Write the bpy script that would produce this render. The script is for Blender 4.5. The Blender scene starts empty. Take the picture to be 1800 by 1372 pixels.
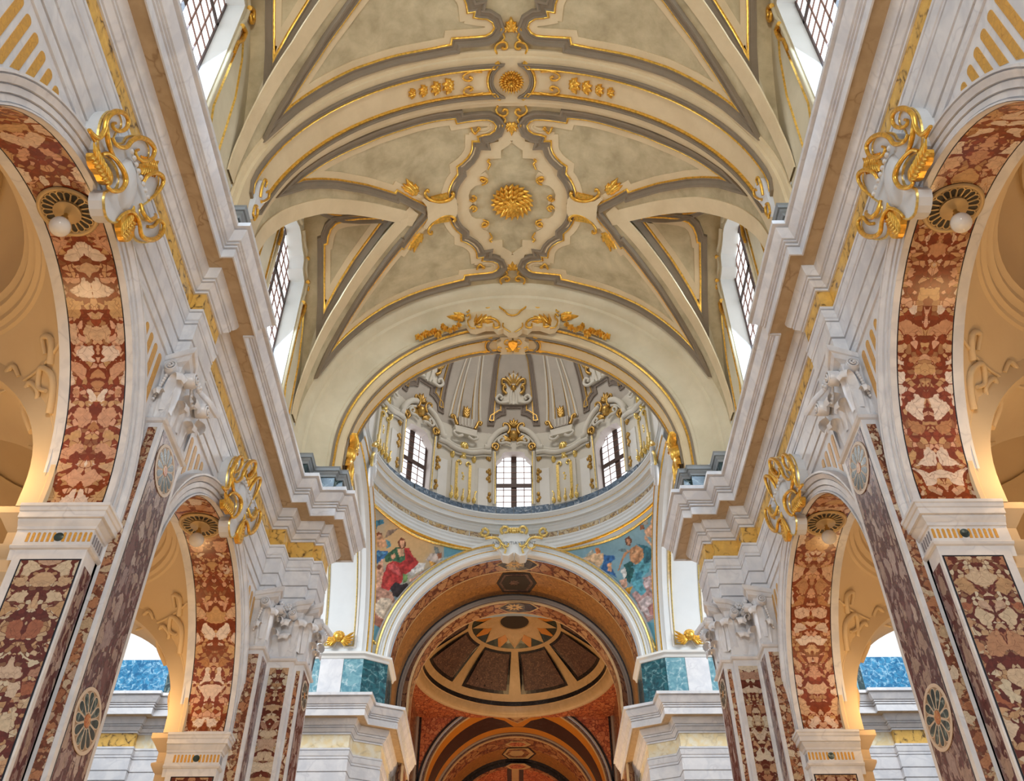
import bpy, math, random
import numpy as np
from mathutils import Vector, Matrix
from mathutils.geometry import delaunay_2d_cdt
PI = math.pi
random.seed(7)
SC = bpy.context.scene
COL = SC.collection
EYE = 1.6            # all coordinates below are measured from the camera height; the floor is at -EYE

# ------------------------------------------------------------------ camera
FPX = 1677.0; PITCH = math.atan(1558 / 1677.0); ROLL = math.radians(0.24); YAWPX = 4.5; CAMX = 0.04
cam_data = bpy.data.cameras.new('camera'); cam = bpy.data.objects.new('camera', cam_data); COL.objects.link(cam)
cam_data.sensor_width = 36.0; cam_data.lens = FPX / 1800.0 * 36.0; cam_data.shift_x = -YAWPX / 1800.0
cam_data.clip_end = 300
_f = Vector((0, math.cos(PITCH), math.sin(PITCH))); _u = Vector((0, -math.sin(PITCH), math.cos(PITCH))); _r = Vector((1, 0, 0))
_c, _s = math.cos(ROLL), math.sin(ROLL)
_r2 = _r * _c - _u * _s; _u2 = _r * _s + _u * _c
cam.matrix_world = Matrix(((_r2.x, _u2.x, -_f.x, CAMX), (_r2.y, _u2.y, -_f.y, 0), (_r2.z, _u2.z, -_f.z, EYE), (0, 0, 0, 1)))
SC.camera = cam

def ray(u, v):
    x = (u - 900.0 - YAWPX) / FPX; y = (686.0 - v) / FPX
    d = _f + _r2 * x + _u2 * y
    return d
# ------------------------------------------------------------------ world and lights
world = bpy.data.worlds.new('world'); SC.world = world; world.use_nodes = True
bg = world.node_tree.nodes['Background']; bg.inputs[0].default_value = (0.80, 0.90, 1.0, 1); bg.inputs[1].default_value = 0.50
SC.view_settings.view_transform = 'Standard'; SC.view_settings.look = 'None'
SC.view_settings.gamma = 1.0; SC.view_settings.use_curve_mapping = False; SC.view_settings.exposure = -0.15
def light(name, kind, loc, energy, col, size=0.3, rot=None, sizey=None, spot=None):
    d = bpy.data.lights.new(name, kind); d.energy = energy; d.color = col
    if kind == 'AREA':
        d.size = size
        if sizey: d.shape = 'RECTANGLE'; d.size_y = sizey
    elif kind == 'SUN': d.angle = size
    else: d.shadow_soft_size = size
    if spot: d.spot_size = spot; d.spot_blend = 0.8
    o = bpy.data.objects.new(name, d); COL.objects.link(o)
    o.location = (loc[0], loc[1], loc[2] + EYE)
    if rot is not None:   # rot = target point
        t = Vector(rot) - Vector(loc); o.rotation_euler = t.to_track_quat('-Z', 'Y').to_euler()
    return o
WARM = (1.0, .66, .33); AMBER = (1.0, .60, .25); DAY = (.66, .83, 1.0)
light('rear_fill', 'AREA', (0, -10, 9), 1500, (1.0, .96, .89), 4.0, (0, 14, 11))  # unseen area fill added behind the camera to brighten surfaces facing it
for sx in (-1, 1):
    light('assumed_cornice_flood', 'AREA', (sx * 4.55, 7.0, 12.5), 16, WARM, .25, (sx * 1.2, 7.0, 18.0), 6.0)  # unseen warm uplights assumed along the cornice top, one per bay
    light('assumed_cornice_flood', 'AREA', (sx * 4.45, 13.5, 12.5), 16, WARM, .25, (sx * 1.2, 13.5, 18.0), 6.0)
    for yb in (7.0, 13.6):
        light('clerestory_daylight', 'AREA', (sx * 5.0, yb, 15.2), 240, (.58, .78, 1.0), 1.8, (-sx * 5.0, yb, 9.5), 3.6)
        light('assumed_aisle_lamp', 'POINT', (sx * 6.45, yb + 2.1, 7.25), 34, AMBER, .1)  # hidden lamp assumed on the impost ledge from the yellow glow there
        light('assumed_aisle_lamp', 'POINT', (sx * 8.2, yb, 3.5), 110, AMBER, .3)  # further unseen warm point light added low in each aisle bay
for yb in (5.0, 12.0): light('nave_low_fill', 'POINT', (0, yb, -.9), 360, (1.0, .66, .30), .6)  # warm fill added near the floor to tint the cornice undersides
light('choir_fill', 'POINT', (0, 32.0, 7.0), 1300, AMBER, .5); light('choir_fill', 'POINT', (0, 42.0, 7.5), 600, AMBER, .5)  # unseen warm fills added to light the choir vaults
for sx in (-1, 1):
    light('transept_fill', 'AREA', (sx * 10.5, 20.5, 17.5), 900, (.96, .98, 1.0), 3.0, (sx * 6.5, 27.0, 11.5))  # unseen area light added in the transept to brighten the far piers
    light('assumed_pier_lamp', 'POINT', (sx * 4.40, 10.45, 2.7), 9, AMBER, .06)  # unseen lamp assumed from the warm glow on the pilaster foot
light('dome_fill', 'AREA', (0, 22.7, 27.2), 260, (1.0, .93, .84), 2.0, (0, 22.7, 10))  # fill added under the closed dome crown to brighten drum and frescoes
for k in (-1, 0, 1):
    a = math.pi / 4 * k; light('drum_daylight', 'AREA', (4.6 * math.sin(a), 22.7 + 4.6 * math.cos(a), 21.4), 40, (.95, .97, 1.0), 1.0, (0, 20.5, 20.0), 2.2)
# ------------------------------------------------------------------ materials
def mat(name):
    m = bpy.data.materials.new(name); m.use_nodes = True
    return m, m.node_tree, m.node_tree.nodes['Principled BSDF']
def N(t, kind, **kw):
    n = t.nodes.new(kind)
    for k, v in kw.items():
        if hasattr(n, k): setattr(n, k, v)
        else: n.inputs[k.replace('_', ' ').title() if k not in n.inputs else k].default_value = v
    return n
def ramp(t, stops, src):
    r = t.nodes.new('ShaderNodeValToRGB'); e = r.color_ramp.elements
    while len(e) < len(stops): e.new(0.5)
    for i, (p, c) in enumerate(stops): e[i].position = p; e[i].color = tuple(c) + (1,)
    t.links.new(src, r.inputs[0]); return r.outputs[0]
def coords(t, kind='Object', scale=(1, 1, 1), warp=0.0, wscale=2.0, abs_u=False, rnd=True):
    tc = t.nodes.new('ShaderNodeTexCoord'); out = tc.outputs[kind]
    if abs_u:
        sx = t.nodes.new('ShaderNodeSeparateXYZ'); t.links.new(out, sx.inputs[0])
        ab = t.nodes.new('ShaderNodeMath'); ab.operation = 'ABSOLUTE'; t.links.new(sx.outputs[0], ab.inputs[0])
        cx = t.nodes.new('ShaderNodeCombineXYZ'); t.links.new(ab.outputs[0], cx.inputs[0]); t.links.new(sx.outputs[1], cx.inputs[1]); t.links.new(sx.outputs[2], cx.inputs[2]); out = cx.outputs[0]
    if rnd:
        oi = t.nodes.new('ShaderNodeObjectInfo'); ml = t.nodes.new('ShaderNodeVectorMath'); ml.operation = 'SCALE'
        cb = t.nodes.new('ShaderNodeCombineXYZ'); t.links.new(oi.outputs['Random'], cb.inputs[1]); t.links.new(oi.outputs['Random'], cb.inputs[2])
        t.links.new(cb.outputs[0], ml.inputs[0]); ml.inputs['Scale'].default_value = 37.0
        ad = t.nodes.new('ShaderNodeVectorMath'); t.links.new(out, ad.inputs[0]); t.links.new(ml.outputs[0], ad.inputs[1]); out = ad.outputs[0]
    mp = t.nodes.new('ShaderNodeMapping'); mp.inputs['Scale'].default_value = scale; t.links.new(out, mp.inputs[0]); out = mp.outputs[0]
    if warp:
        nz = t.nodes.new('ShaderNodeTexNoise'); nz.inputs['Scale'].default_value = wscale; nz.inputs['Detail'].default_value = 3; t.links.new(out, nz.inputs['Vector'])
        sb = t.nodes.new('ShaderNodeVectorMath'); sb.operation = 'SUBTRACT'; t.links.new(nz.outputs['Color'], sb.inputs[0]); sb.inputs[1].default_value = (.5, .5, .5)
        sc = t.nodes.new('ShaderNodeVectorMath'); sc.operation = 'SCALE'; sc.inputs['Scale'].default_value = warp; t.links.new(sb.outputs[0], sc.inputs[0])
        ad = t.nodes.new('ShaderNodeVectorMath'); t.links.new(out, ad.inputs[0]); t.links.new(sc.outputs[0], ad.inputs[1]); out = ad.outputs[0]
    return out
def mixc(t, fac, a, b, mode='MIX'):
    m = t.nodes.new('ShaderNodeMix'); m.data_type = 'RGBA'; m.blend_type = mode
    for src, idx in ((fac, 0), (a, 6), (b, 7)):
        if isinstance(src, (int, float)): m.inputs[idx].default_value = src
        elif isinstance(src, tuple): m.inputs[idx].default_value = src + (1,)
        else: t.links.new(src, m.inputs[idx])
    return m.outputs[2]
def bump(t, b, h, strength, dist=0.02):
    n = t.nodes.new('ShaderNodeBump'); n.inputs['Strength'].default_value = strength; n.inputs['Distance'].default_value = dist
    t.links.new(h, n.inputs['Height']); t.links.new(n.outputs[0], b.inputs['Normal'])

def veined(name, base, vein, scale=1.5, width=0.03, amount=0.6, rough=0.25, base2=None, kind='Object', warp=1.2):
    m, t, b = mat(name)
    co = coords(t, kind, (scale,) * 3, warp, 1.3)
    v = t.nodes.new('ShaderNodeTexVoronoi'); v.feature = 'DISTANCE_TO_EDGE'; v.inputs['Scale'].default_value = 1.0; t.links.new(co, v.inputs['Vector'])
    f = ramp(t, [(0.0, (1, 1, 1)), (width, (0.25, 0.25, 0.25)), (width * 3, (0, 0, 0))], v.outputs['Distance'])
    nz = t.nodes.new('ShaderNodeTexNoise'); nz.inputs['Scale'].default_value = 2.2; nz.inputs['Detail'].default_value = 5; t.links.new(co, nz.inputs['Vector'])
    bb = ramp(t, [(0.35, base2 or tuple(c * 0.9 for c in base)), (0.62, base)], nz.outputs[0])
    nm = ramp(t, [(0.42, (0, 0, 0)), (0.6, (1, 1, 1))], nz.outputs[0])
    mm = t.nodes.new('ShaderNodeMath'); mm.operation = 'MULTIPLY'; t.links.new(f, mm.inputs[0]); t.links.new(nm, mm.inputs[1])
    m2 = t.nodes.new('ShaderNodeMath'); m2.operation = 'MULTIPLY'; t.links.new(mm.outputs[0], m2.inputs[0]); m2.inputs[1].default_value = amount
    t.links.new(mixc(t, m2.outputs[0], bb, vein), b.inputs['Base Color']); b.inputs['Roughness'].default_value = rough
    return m
def breccia(name, cells, matrix, scale=4.0, width=0.06, rough=0.22, kind='UV', fold=False, stretch=(1, 1, 1), warp=0.5, vein=None, rnd=True):
    m, t, b = mat(name)
    co = coords(t, kind, tuple(scale * s for s in stretch), warp, 1.2, abs_u=fold, rnd=rnd)
    v = t.nodes.new('ShaderNodeTexVoronoi'); v.feature = 'DISTANCE_TO_EDGE'; t.links.new(co, v.inputs['Vector']); v.inputs['Scale'].default_value = 1.0
    c = t.nodes.new('ShaderNodeTexVoronoi'); t.links.new(co, c.inputs['Vector']); c.inputs['Scale'].default_value = 1.0
    sx = t.nodes.new('ShaderNodeSeparateColor'); t.links.new(c.outputs['Color'], sx.inputs[0])
    n = len(cells); cc = ramp(t, [((i + .5) / n, q) for i, q in enumerate(cells)], sx.outputs[0])
    nz = t.nodes.new('ShaderNodeTexNoise'); nz.inputs['Scale'].default_value = 1.1; nz.inputs['Detail'].default_value = 4; t.links.new(co, nz.inputs['Vector'])
    # thickness of the matrix between fragments varies
    th = t.nodes.new('ShaderNodeMapRange'); t.links.new(nz.outputs[0], th.inputs[0]); th.inputs[1].default_value = .35; th.inputs[2].default_value = .7
    th.inputs[3].default_value = width * .15; th.inputs[4].default_value = width * 2.6
    lt = t.nodes.new('ShaderNodeMath'); lt.operation = 'SUBTRACT'; t.links.new(v.outputs['Distance'], lt.inputs[0]); t.links.new(th.outputs[0], lt.inputs[1])
    mk = ramp(t, [(0.0, (1, 1, 1)), (0.018, (0, 0, 0))], lt.outputs[0])
    # small fragments in the matrix
    v2 = t.nodes.new('ShaderNodeTexVoronoi'); v2.feature = 'DISTANCE_TO_EDGE'; v2.inputs['Scale'].default_value = 3.7; t.links.new(co, v2.inputs['Vector'])
    c2 = t.nodes.new('ShaderNodeTexVoronoi'); c2.inputs['Scale'].default_value = 3.7; t.links.new(co, c2.inputs['Vector'])
    s2 = t.nodes.new('ShaderNodeSeparateColor'); t.links.new(c2.outputs['Color'], s2.inputs[0])
    small = ramp(t, [(0.05, matrix), (0.35, tuple(x * 1.5 for x in matrix)), (0.55, matrix), (0.75, cells[0]), (0.95, cells[-1])], s2.outputs[1])
    mk2 = ramp(t, [(0.02, (1, 1, 1)), (0.07, (0, 0, 0))], v2.outputs['Distance'])
    mcol = mixc(t, mk2, small, matrix)
    # fine cracks inside big fragments
    v3 = t.nodes.new('ShaderNodeTexVoronoi'); v3.feature = 'DISTANCE_TO_EDGE'; v3.inputs['Scale'].default_value = 1.9; t.links.new(co, v3.inputs['Vector'])
    mk3 = ramp(t, [(0.0, (.7, .7, .7)), (0.02, (0, 0, 0))], v3.outputs['Distance'])
    cc2 = mixc(t, mk3, cc, vein or tuple(x * .7 for x in matrix))
    col = mixc(t, mk, cc2, mcol)
    nz2 = t.nodes.new('ShaderNodeTexNoise'); nz2.inputs['Scale'].default_value = 5; nz2.inputs['Detail'].default_value = 4; t.links.new(co, nz2.inputs['Vector'])
    sh = ramp(t, [(0.3, (.8, .8, .8)), (0.7, (1.1, 1.1, 1.1))], nz2.outputs[0])
    t.links.new(mixc(t, 1.0, col, sh, 'MULTIPLY'), b.inputs['Base Color']); b.inputs['Roughness'].default_value = rough
    return m
def plaster(name, a, b_, scale=0.8, rough=0.8, bmp=0.12):
    m, t, b = mat(name); co = coords(t, 'Object', (scale,) * 3, .6, 1.0)
    nz = t.nodes.new('ShaderNodeTexNoise'); nz.inputs['Scale'].default_value = 1.6; nz.inputs['Detail'].default_value = 7; nz.inputs['Roughness'].default_value = .62; t.links.new(co, nz.inputs['Vector'])
    t.links.new(ramp(t, [(0.3, a), (0.7, b_)], nz.outputs[0]), b.inputs['Base Color']); b.inputs['Roughness'].default_value = rough
    if bmp: bump(t, b, nz.outputs[0], bmp)
    return m
def plain(name, col, rough=0.5, metal=0.0, emit=None, es=0.0):
    m, t, b = mat(name); b.inputs['Base Color'].default_value = tuple(col) + (1,); b.inputs['Roughness'].default_value = rough; b.inputs['Metallic'].default_value = metal
    if emit: b.inputs['Emission Color'].default_value = tuple(emit) + (1,); b.inputs['Emission Strength'].default_value = es
    return m
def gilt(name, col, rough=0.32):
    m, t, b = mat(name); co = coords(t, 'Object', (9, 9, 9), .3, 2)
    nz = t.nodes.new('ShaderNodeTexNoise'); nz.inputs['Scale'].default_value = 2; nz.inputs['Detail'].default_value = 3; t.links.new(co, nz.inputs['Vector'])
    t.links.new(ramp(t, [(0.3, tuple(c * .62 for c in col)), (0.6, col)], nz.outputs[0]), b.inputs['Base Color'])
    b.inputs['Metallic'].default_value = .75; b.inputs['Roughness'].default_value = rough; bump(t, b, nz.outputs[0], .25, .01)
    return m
M = {}
M['marble'] = veined('white marble', (.745, .75, .77), (.34, .35, .41), 1.3, .03, .36, .3, (.61, .625, .665))
M['marble_soffit'] = M['marble']
M['siena'] = veined('yellow siena marble', (.80, .50, .12), (.07, .035, .02), 3.4, .085, 1.0, .25, (.66, .40, .10), warp=.8)
M['soffit_brown'] = veined('honey marble', (.52, .39, .24), (.24, .14, .06), 1.6, .03, .7, .4, (.44, .32, .19))  # browner tone for the cornice undersides
M['siena_pale'] = veined('pale yellow marble', (.78, .64, .36), (.45, .38, .25), 2.0, .06, .6, .3, (.80, .76, .62), warp=.8)
M['breccia_red'] = breccia('red breccia', [(.56, .34, .16), (.70, .50, .38), (.78, .68, .60), (.44, .20, .07), (.66, .38, .26)], (.19, .04, .014), 3.6, .10, fold=True, rnd=False)
M['breccia_dark'] = breccia('dark breccia', [(.44, .28, .15), (.64, .56, .44), (.30, .10, .05), (.52, .34, .20), (.56, .50, .38)], (.10, .022, .014), 4.6, .10, fold=True)
M['breccia_purple'] = breccia('purple breccia', [(.30, .22, .22), (.46, .38, .35), (.14, .05, .055), (.36, .27, .23)], (.085, .03, .034), 6.0, .12, stretch=(1, .45, 1), warp=.9)
M['breccia_strip'] = breccia('breccia strip', [(.50, .36, .22), (.68, .58, .44), (.34, .14, .07), (.44, .20, .10)], (.14, .045, .025), 7.5, .09)
M['rosso'] = plain('deep red inlay', (.16, .035, .03), .3)
M['siena_inlay'] = veined('yellow inlay', (.66, .36, .07), (.30, .12, .02), 9.0, .03, .7, .3, (.55, .30, .07), warp=.6)
M['black'] = plain('black marble', (.012, .012, .018), .2)
M['green'] = veined('dark green marble', (.035, .07, .075), (.42, .50, .48), 3.2, .03, .75, .18, (.015, .03, .035), warp=1.0)
M['bluegreen'] = veined('blue green marble', (.20, .40, .46), (.70, .80, .82), 3.0, .05, .7, .2, (.10, .26, .33), warp=1.2)
M['teal'] = veined('teal marble', (.02, .13, .16), (.30, .50, .52), 3.0, .04, .7, .2, (.01, .05, .07), warp=1.2)
M['vault'] = plaster('vault plaster field', (.37, .30, .17), (.60, .50, .305), 1.2)
M['cream'] = plaster('cream plaster', (.59, .46, .27), (.71, .57, .35), .8, bmp=.05)
M['pale'] = plaster('pale plaster', (.53, .46, .30), (.66, .58, .40), .7, bmp=.05)
M['taupe'] = plaster('taupe painted moulding', (.20, .155, .10), (.25, .195, .13), 1.2, bmp=.04)
M['aisle'] = plaster('aisle stucco', (.66, .52, .33), (.72, .58, .38), .5, bmp=.05)
M['white'] = plaster('white stucco', (.72, .72, .70), (.78, .78, .75), .7, bmp=.04)
M['drum'] = plaster('drum stucco', (.62, .60, .54), (.70, .68, .61), .7, bmp=.04)
M['domefield'] = plaster('dome field', (.42, .39, .35), (.50, .46, .41), .9, bmp=.05)
M['ringwhite'] = plaster('ring stucco', (.66, .70, .72), (.72, .76, .78), .7, bmp=.04)
M['gold'] = gilt('gilding', (.88, .50, .08))
M['gold_pale'] = gilt('pale gilding', (.88, .66, .22))
M['silver'] = plaster('white gesso', (.58, .60, .62), (.66, .68, .70), 1.5, .5, .04)
M['globe'] = plain('opal glass globe', (.80, .80, .78), .15)
M['brass'] = plain('brass fitting', (.60, .42, .16), .35, .8)
M['frame'] = plain('brown window frame', (.07, .04, .035), .5)
M['pane'] = plain('daylit glass pane', (.9, .9, .9), .2, 0, (.92, .96, 1.0), 1.35)
M['reveal'] = plaster('window reveal', (.72, .76, .75), (.78, .80, .79), .7, bmp=.03)
# ------------------------------------------------------------------ geometry helpers
SIDE = -1            # geometry of paired things is written for x < 0; SIDE = 1 mirrors it
ORG = {}
def setp(o, label=None, cat=None, group=None, kind=None):
    for k, v in (('label', label), ('category', cat), ('group', group), ('kind', kind)):
        if v: o[k] = v
    return o
def thing(name, label, cat, base, group=None):
    o = bpy.data.objects.new(name, None); COL.objects.link(o); o.empty_display_size = .2
    b = (-base[0] if SIDE > 0 else base[0], base[1], base[2])
    o.location = (b[0], b[1], b[2] + EYE); ORG[o.name] = b
    return setp(o, label, cat, group)
class MB:
    def __init__(s): s.v = []; s.f = []; s.uv = None; s.col = None
    def add(s, vs, fs):
        n = len(s.v); s.v += [tuple(p) for p in vs]; s.f += [tuple(i + n for i in f) for f in fs]; return s
    def box(s, a, b):
        x0, y0, z0 = (min(a[i], b[i]) for i in range(3)); x1, y1, z1 = (max(a[i], b[i]) for i in range(3))
        return s.add([(x0, y0, z0), (x1, y0, z0), (x1, y1, z0), (x0, y1, z0), (x0, y0, z1), (x1, y0, z1), (x1, y1, z1), (x0, y1, z1)],
                     [(0, 3, 2, 1), (4, 5, 6, 7), (0, 1, 5, 4), (1, 2, 6, 5), (2, 3, 7, 6), (3, 0, 4, 7)])
    def grid(s, rows, cu=False, cv=False, uv=None):
        r, c = len(rows), len(rows[0]); n = len(s.v)
        for q in rows: s.v += [tuple(p) for p in q]
        for i in range(r if cv else r - 1):
            for j in range(c if cu else c - 1):
                i2, j2 = (i + 1) % r, (j + 1) % c
                s.f.append((n + i * c + j, n + i * c + j2, n + i2 * c + j2, n + i2 * c + j))
        if uv:
            if s.uv is None: s.uv = {}
            for i in range(r):
                for j in range(c): s.uv[n + i * c + j] = uv[i][j]
        return s
    def tube(s, pts, rad, seg=8, caps=True, flat=1.0, up=None):
        pts = [Vector(p) for p in pts]; n = len(pts)
        if not isinstance(rad, (list, tuple)): rad = [rad] * n
        rows = []; prev = None
        for i, p in enumerate(pts):
            t = (pts[min(i + 1, n - 1)] - pts[max(i - 1, 0)]).normalized()
            if prev is None:
                a = Vector(up) if up else (Vector((0, 0, 1)) if abs(t.z) < .9 else Vector((1, 0, 0)))
                b = t.cross(a).normalized()
            else:
                b = prev - t * prev.dot(t); b.normalize()
            prev = b; c = b.cross(t).normalized()
            rows.append([p + (b * math.cos(2 * PI * k / seg) + c * math.sin(2 * PI * k / seg) * flat) * rad[i] for k in range(seg)])
        base = len(s.v); s.grid(rows, cu=True)
        if caps:
            s.f.append(tuple(base + k for k in reversed(range(seg)))); s.f.append(tuple(base + (n - 1) * seg + k for k in range(seg)))
        return s
    def lathe(s, prof, center, axis=(0, 0, 1), seg=24):
        ax = Vector(axis).normalized(); a = ax.orthogonal().normalized(); b = ax.cross(a); c = Vector(center)
        return s.grid([[c + ax * h + (a * math.cos(2 * PI * k / seg) + b * math.sin(2 * PI * k / seg)) * r for k in range(seg)] for r, h in prof], cu=True)
    def ball(s, c, r, seg=12, rings=8, sx=1, sy=1, sz=1):
        rows = []
        for i in range(rings + 1):
            ph = PI * i / rings
            rows.append([(c[0] + r * sx * math.sin(ph) * math.cos(2 * PI * k / seg), c[1] + r * sy * math.sin(ph) * math.sin(2 * PI * k / seg), c[2] + r * sz * math.cos(ph)) for k in range(seg)])
        return s.grid(rows, cu=True)
    def build(s, name, m, parent=None, smooth=None, label=None, cat=None, group=None, kind=None, base=None):
        me = bpy.data.meshes.new(name)
        org = ORG[parent.name] if parent is not None else ((base if base else (0, 0, 0)) if SIDE < 0 or not base else (-base[0], base[1], base[2]))
        sg = -1.0 if SIDE > 0 else 1.0
        vs = [(p[0] * sg - org[0], p[1] - org[1], p[2] - org[2]) for p in s.v]
        fs = s.f if SIDE < 0 else [tuple(reversed(f)) for f in s.f]
        me.from_pydata(vs, [], fs)
        if s.uv:
            l = me.uv_layers.new(name='UVMap'); idx = np.empty(len(me.loops), dtype=np.int32); me.loops.foreach_get('vertex_index', idx)
            arr = np.zeros((len(s.v), 2), dtype=np.float32)
            for k, q in s.uv.items(): arr[k] = q
            l.data.foreach_set('uv', arr[idx].ravel())
        if s.col is not None:
            ca = me.color_attributes.new('Col', 'FLOAT_COLOR', 'POINT'); ca.data.foreach_set('color', np.asarray(s.col, dtype=np.float32).ravel())
        me.materials.append(m if not isinstance(m, str) else M[m])
        o = bpy.data.objects.new(name, me); COL.objects.link(o)
        if parent is not None: o.parent = parent
        else: o.location = (org[0], org[1], org[2] + EYE)
        ORG[o.name] = org
        me.validate()
        if smooth is not None:
            me.polygons.foreach_set('use_smooth', [True] * len(me.polygons))
            if smooth < 179: me.set_sharp_from_angle(angle=math.radians(smooth))
        setp(o, label, cat, group, kind); return o

def offsets(path, closed=False):
    """unit mitre vectors on the right-hand side of a 2-d path"""
    n = len(path); out = []
    for i in range(n):
        def seg(a, b):
            dx, dy = path[b][0] - path[a][0], path[b][1] - path[a][1]; l = math.hypot(dx, dy) or 1e-9
            return (dy / l, -dx / l)
        if closed: n1, n2 = seg((i - 1) % n, i), seg(i, (i + 1) % n)
        elif i == 0: n1 = n2 = seg(0, 1)
        elif i == n - 1: n1 = n2 = seg(n - 2, n - 1)
        else: n1, n2 = seg(i - 1, i), seg(i, i + 1)
        mx, my = n1[0] + n2[0], n1[1] + n2[1]; d = mx * n1[0] + my * n1[1]
        if d < .06: d = .06
        q = math.hypot(mx, my) / d; k = min(1.0, 5.5 / q) if q else 1.0
        out.append((mx / d * k, my / d * k))
    return out
def strip(mb, path, prof, fn, closed=False, uvs=False):
    """sweep prof [(offset to the right, height)] along a 2-d path laid on the surface fn(a, b, h)"""
    off = offsets(path, closed); rows = []
    for p, o in zip(path, off): rows.append([fn(p[0] + o[0] * w, p[1] + o[1] * w, h) for w, h in prof])
    uv = None
    if uvs:
        L = 0; uv = []
        for i, p in enumerate(path):
            if i: L += math.hypot(p[0] - path[i - 1][0], p[1] - path[i - 1][1])
            q = [0]
            for k in range(1, len(prof)): q.append(q[-1] + math.hypot(prof[k][0] - prof[k - 1][0], prof[k][1] - prof[k - 1][1]))
            uv.append([(w - q[-1] / 2, L) for w in q])
    mb.grid(rows, cv=closed, uv=uv); return mb
def plan(a, b, h): return (a, b, h)                      # path in plan, profile height = z
def plan_z(mb, path, prof, closed=False): return strip(mb, path, prof, plan, closed)
def resample(path, step, closed=False):
    out = []; n = len(path)
    for i in range(n if closed else n - 1):
        a, b = path[i], path[(i + 1) % n]; d = math.hypot(b[0] - a[0], b[1] - a[1]); k = max(1, int(math.ceil(d / step)))
        for j in range(k): out.append((a[0] + (b[0] - a[0]) * j / k, a[1] + (b[1] - a[1]) * j / k))
    if not closed: out.append(path[-1])
    return out
def smooth_path(pts, n=6, closed=False):
    """Catmull-Rom through the points"""
    out = []; m = len(pts)
    for i in range(m if closed else m - 1):
        p0, p1, p2, p3 = (pts[(i - 1) % m] if closed or i else pts[0]), pts[i], pts[(i + 1) % m], (pts[(i + 2) % m] if closed or i + 2 < m else pts[-1])
        for k in range(n):
            t = k / n
            out.append(tuple(.5 * (2 * b + (c - a) * t + (2 * a - 5 * b + 4 * c - d) * t * t + (3 * b - a - 3 * c + d) * t ** 3) for a, b, c, d in zip(p0, p1, p2, p3)))
    if not closed: out.append(tuple(pts[-1]))
    return out
def arc(c, r, a0, a1, n=12): return [(c[0] + r * math.cos(a0 + (a1 - a0) * i / n), c[1] + r * math.sin(a0 + (a1 - a0) * i / n)) for i in range(n + 1)]
def inside(p, poly):
    x, y = p; r = False; j = len(poly) - 1
    for i in range(len(poly)):
        xi, yi = poly[i]; xj, yj = poly[j]
        if (yi > y) != (yj > y) and x < (xj - xi) * (y - yi) / (yj - yi) + xi: r = not r
        j = i
    return r
def patch(mb, outline, fn, h0=0.0, h1=0.03, step=.25, holes=()):
    """a plate with the given 2-d outline laid on a surface: face at height h1, edges down to h0"""
    loops = [list(outline)] + [list(h) for h in holes]
    pts = []; edges = []; 
    for lp in loops:
        n0 = len(pts); pts += [Vector(p) for p in lp]; edges += [(n0 + i, n0 + (i + 1) % len(lp)) for i in range(len(lp))]
    xs = [p[0] for p in outline]; ys = [p[1] for p in outline]
    x = min(xs) + step / 2
    while x < max(xs):
        y = min(ys) + step / 2
        while y < max(ys):
            if inside((x, y), outline) and not any(inside((x, y), h) for h in holes): pts.append(Vector((x, y)))
            y += step
        x += step
    v, e, f, _, _, _ = delaunay_2d_cdt(pts, edges, [], 0, 1e-5)
    fs = []
    for t in f:
        cx = sum(v[i].x for i in t) / len(t); cy = sum(v[i].y for i in t) / len(t)
        if inside((cx, cy), outline) and not any(inside((cx, cy), h) for h in holes): fs.append(tuple(t))
    mb.add([fn(p.x, p.y, h1) for p in v], fs)
    if h1 != h0:
        for lp in loops:
            mb.grid([[fn(p[0], p[1], h0) for p in lp], [fn(p[0], p[1], h1) for p in lp]], cu=True)
    return mb
def spiral(c, r0, r1, turns, a0, n=26):
    """2-d points from the outer radius r0 to the inner r1; turns < 0 runs clockwise"""
    return [(c[0] + (r0 + (r1 - r0) * i / n) * math.cos(a0 + 2 * PI * turns * i / n), c[1] + (r0 + (r1 - r0) * i / n) * math.sin(a0 + 2 * PI * turns * i / n)) for i in range(n + 1)]
def scroll(mb, pts2, fn, r0=.05, r1=.02, h=.04, seg=6, flat=1.0):
    """round gilt moulding along a 2-d path on a surface, tapering from r0 to r1"""
    n = len(pts2); return mb.tube([fn(p[0], p[1], h) for p in pts2], [r0 + (r1 - r0) * i / (n - 1) for i in range(n)], seg, True, flat)
def leaf(mb, fn, base, ang, length, width, h=.05, lobes=3, n=9, curl=.0):
    """lobed leaf lying on a surface: base point, direction, size; midrib raised by h"""
    ca, sa = math.cos(ang), math.sin(ang); rows = []
    for i in range(n + 1):
        t = i / n; w = width * .5 * (math.sin(PI * min(1, t * .9 + .1)) ** .7) * (1 + .28 * math.cos(2 * PI * lobes * t)) * (1 if t < 1 else 0)
        if i == n: w = width * .02
        row = []
        for k, q in enumerate((-1, -.55, 0, .55, 1)):
            a = length * t - abs(q) * w * .35; b = q * w
            hh = (h * (1 - .35 * abs(q) ** 2) * (1 - .15 * (k in (1, 3)))) * (.5 + .5 * math.sin(PI * (.15 + .8 * t))) + curl * t * t
            if abs(q) == 1: hh *= .15
            row.append(fn(base[0] + a * ca - b * sa, base[1] + a * sa + b * ca, hh))
        rows.append(row)
    return mb.grid(rows)
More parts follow.
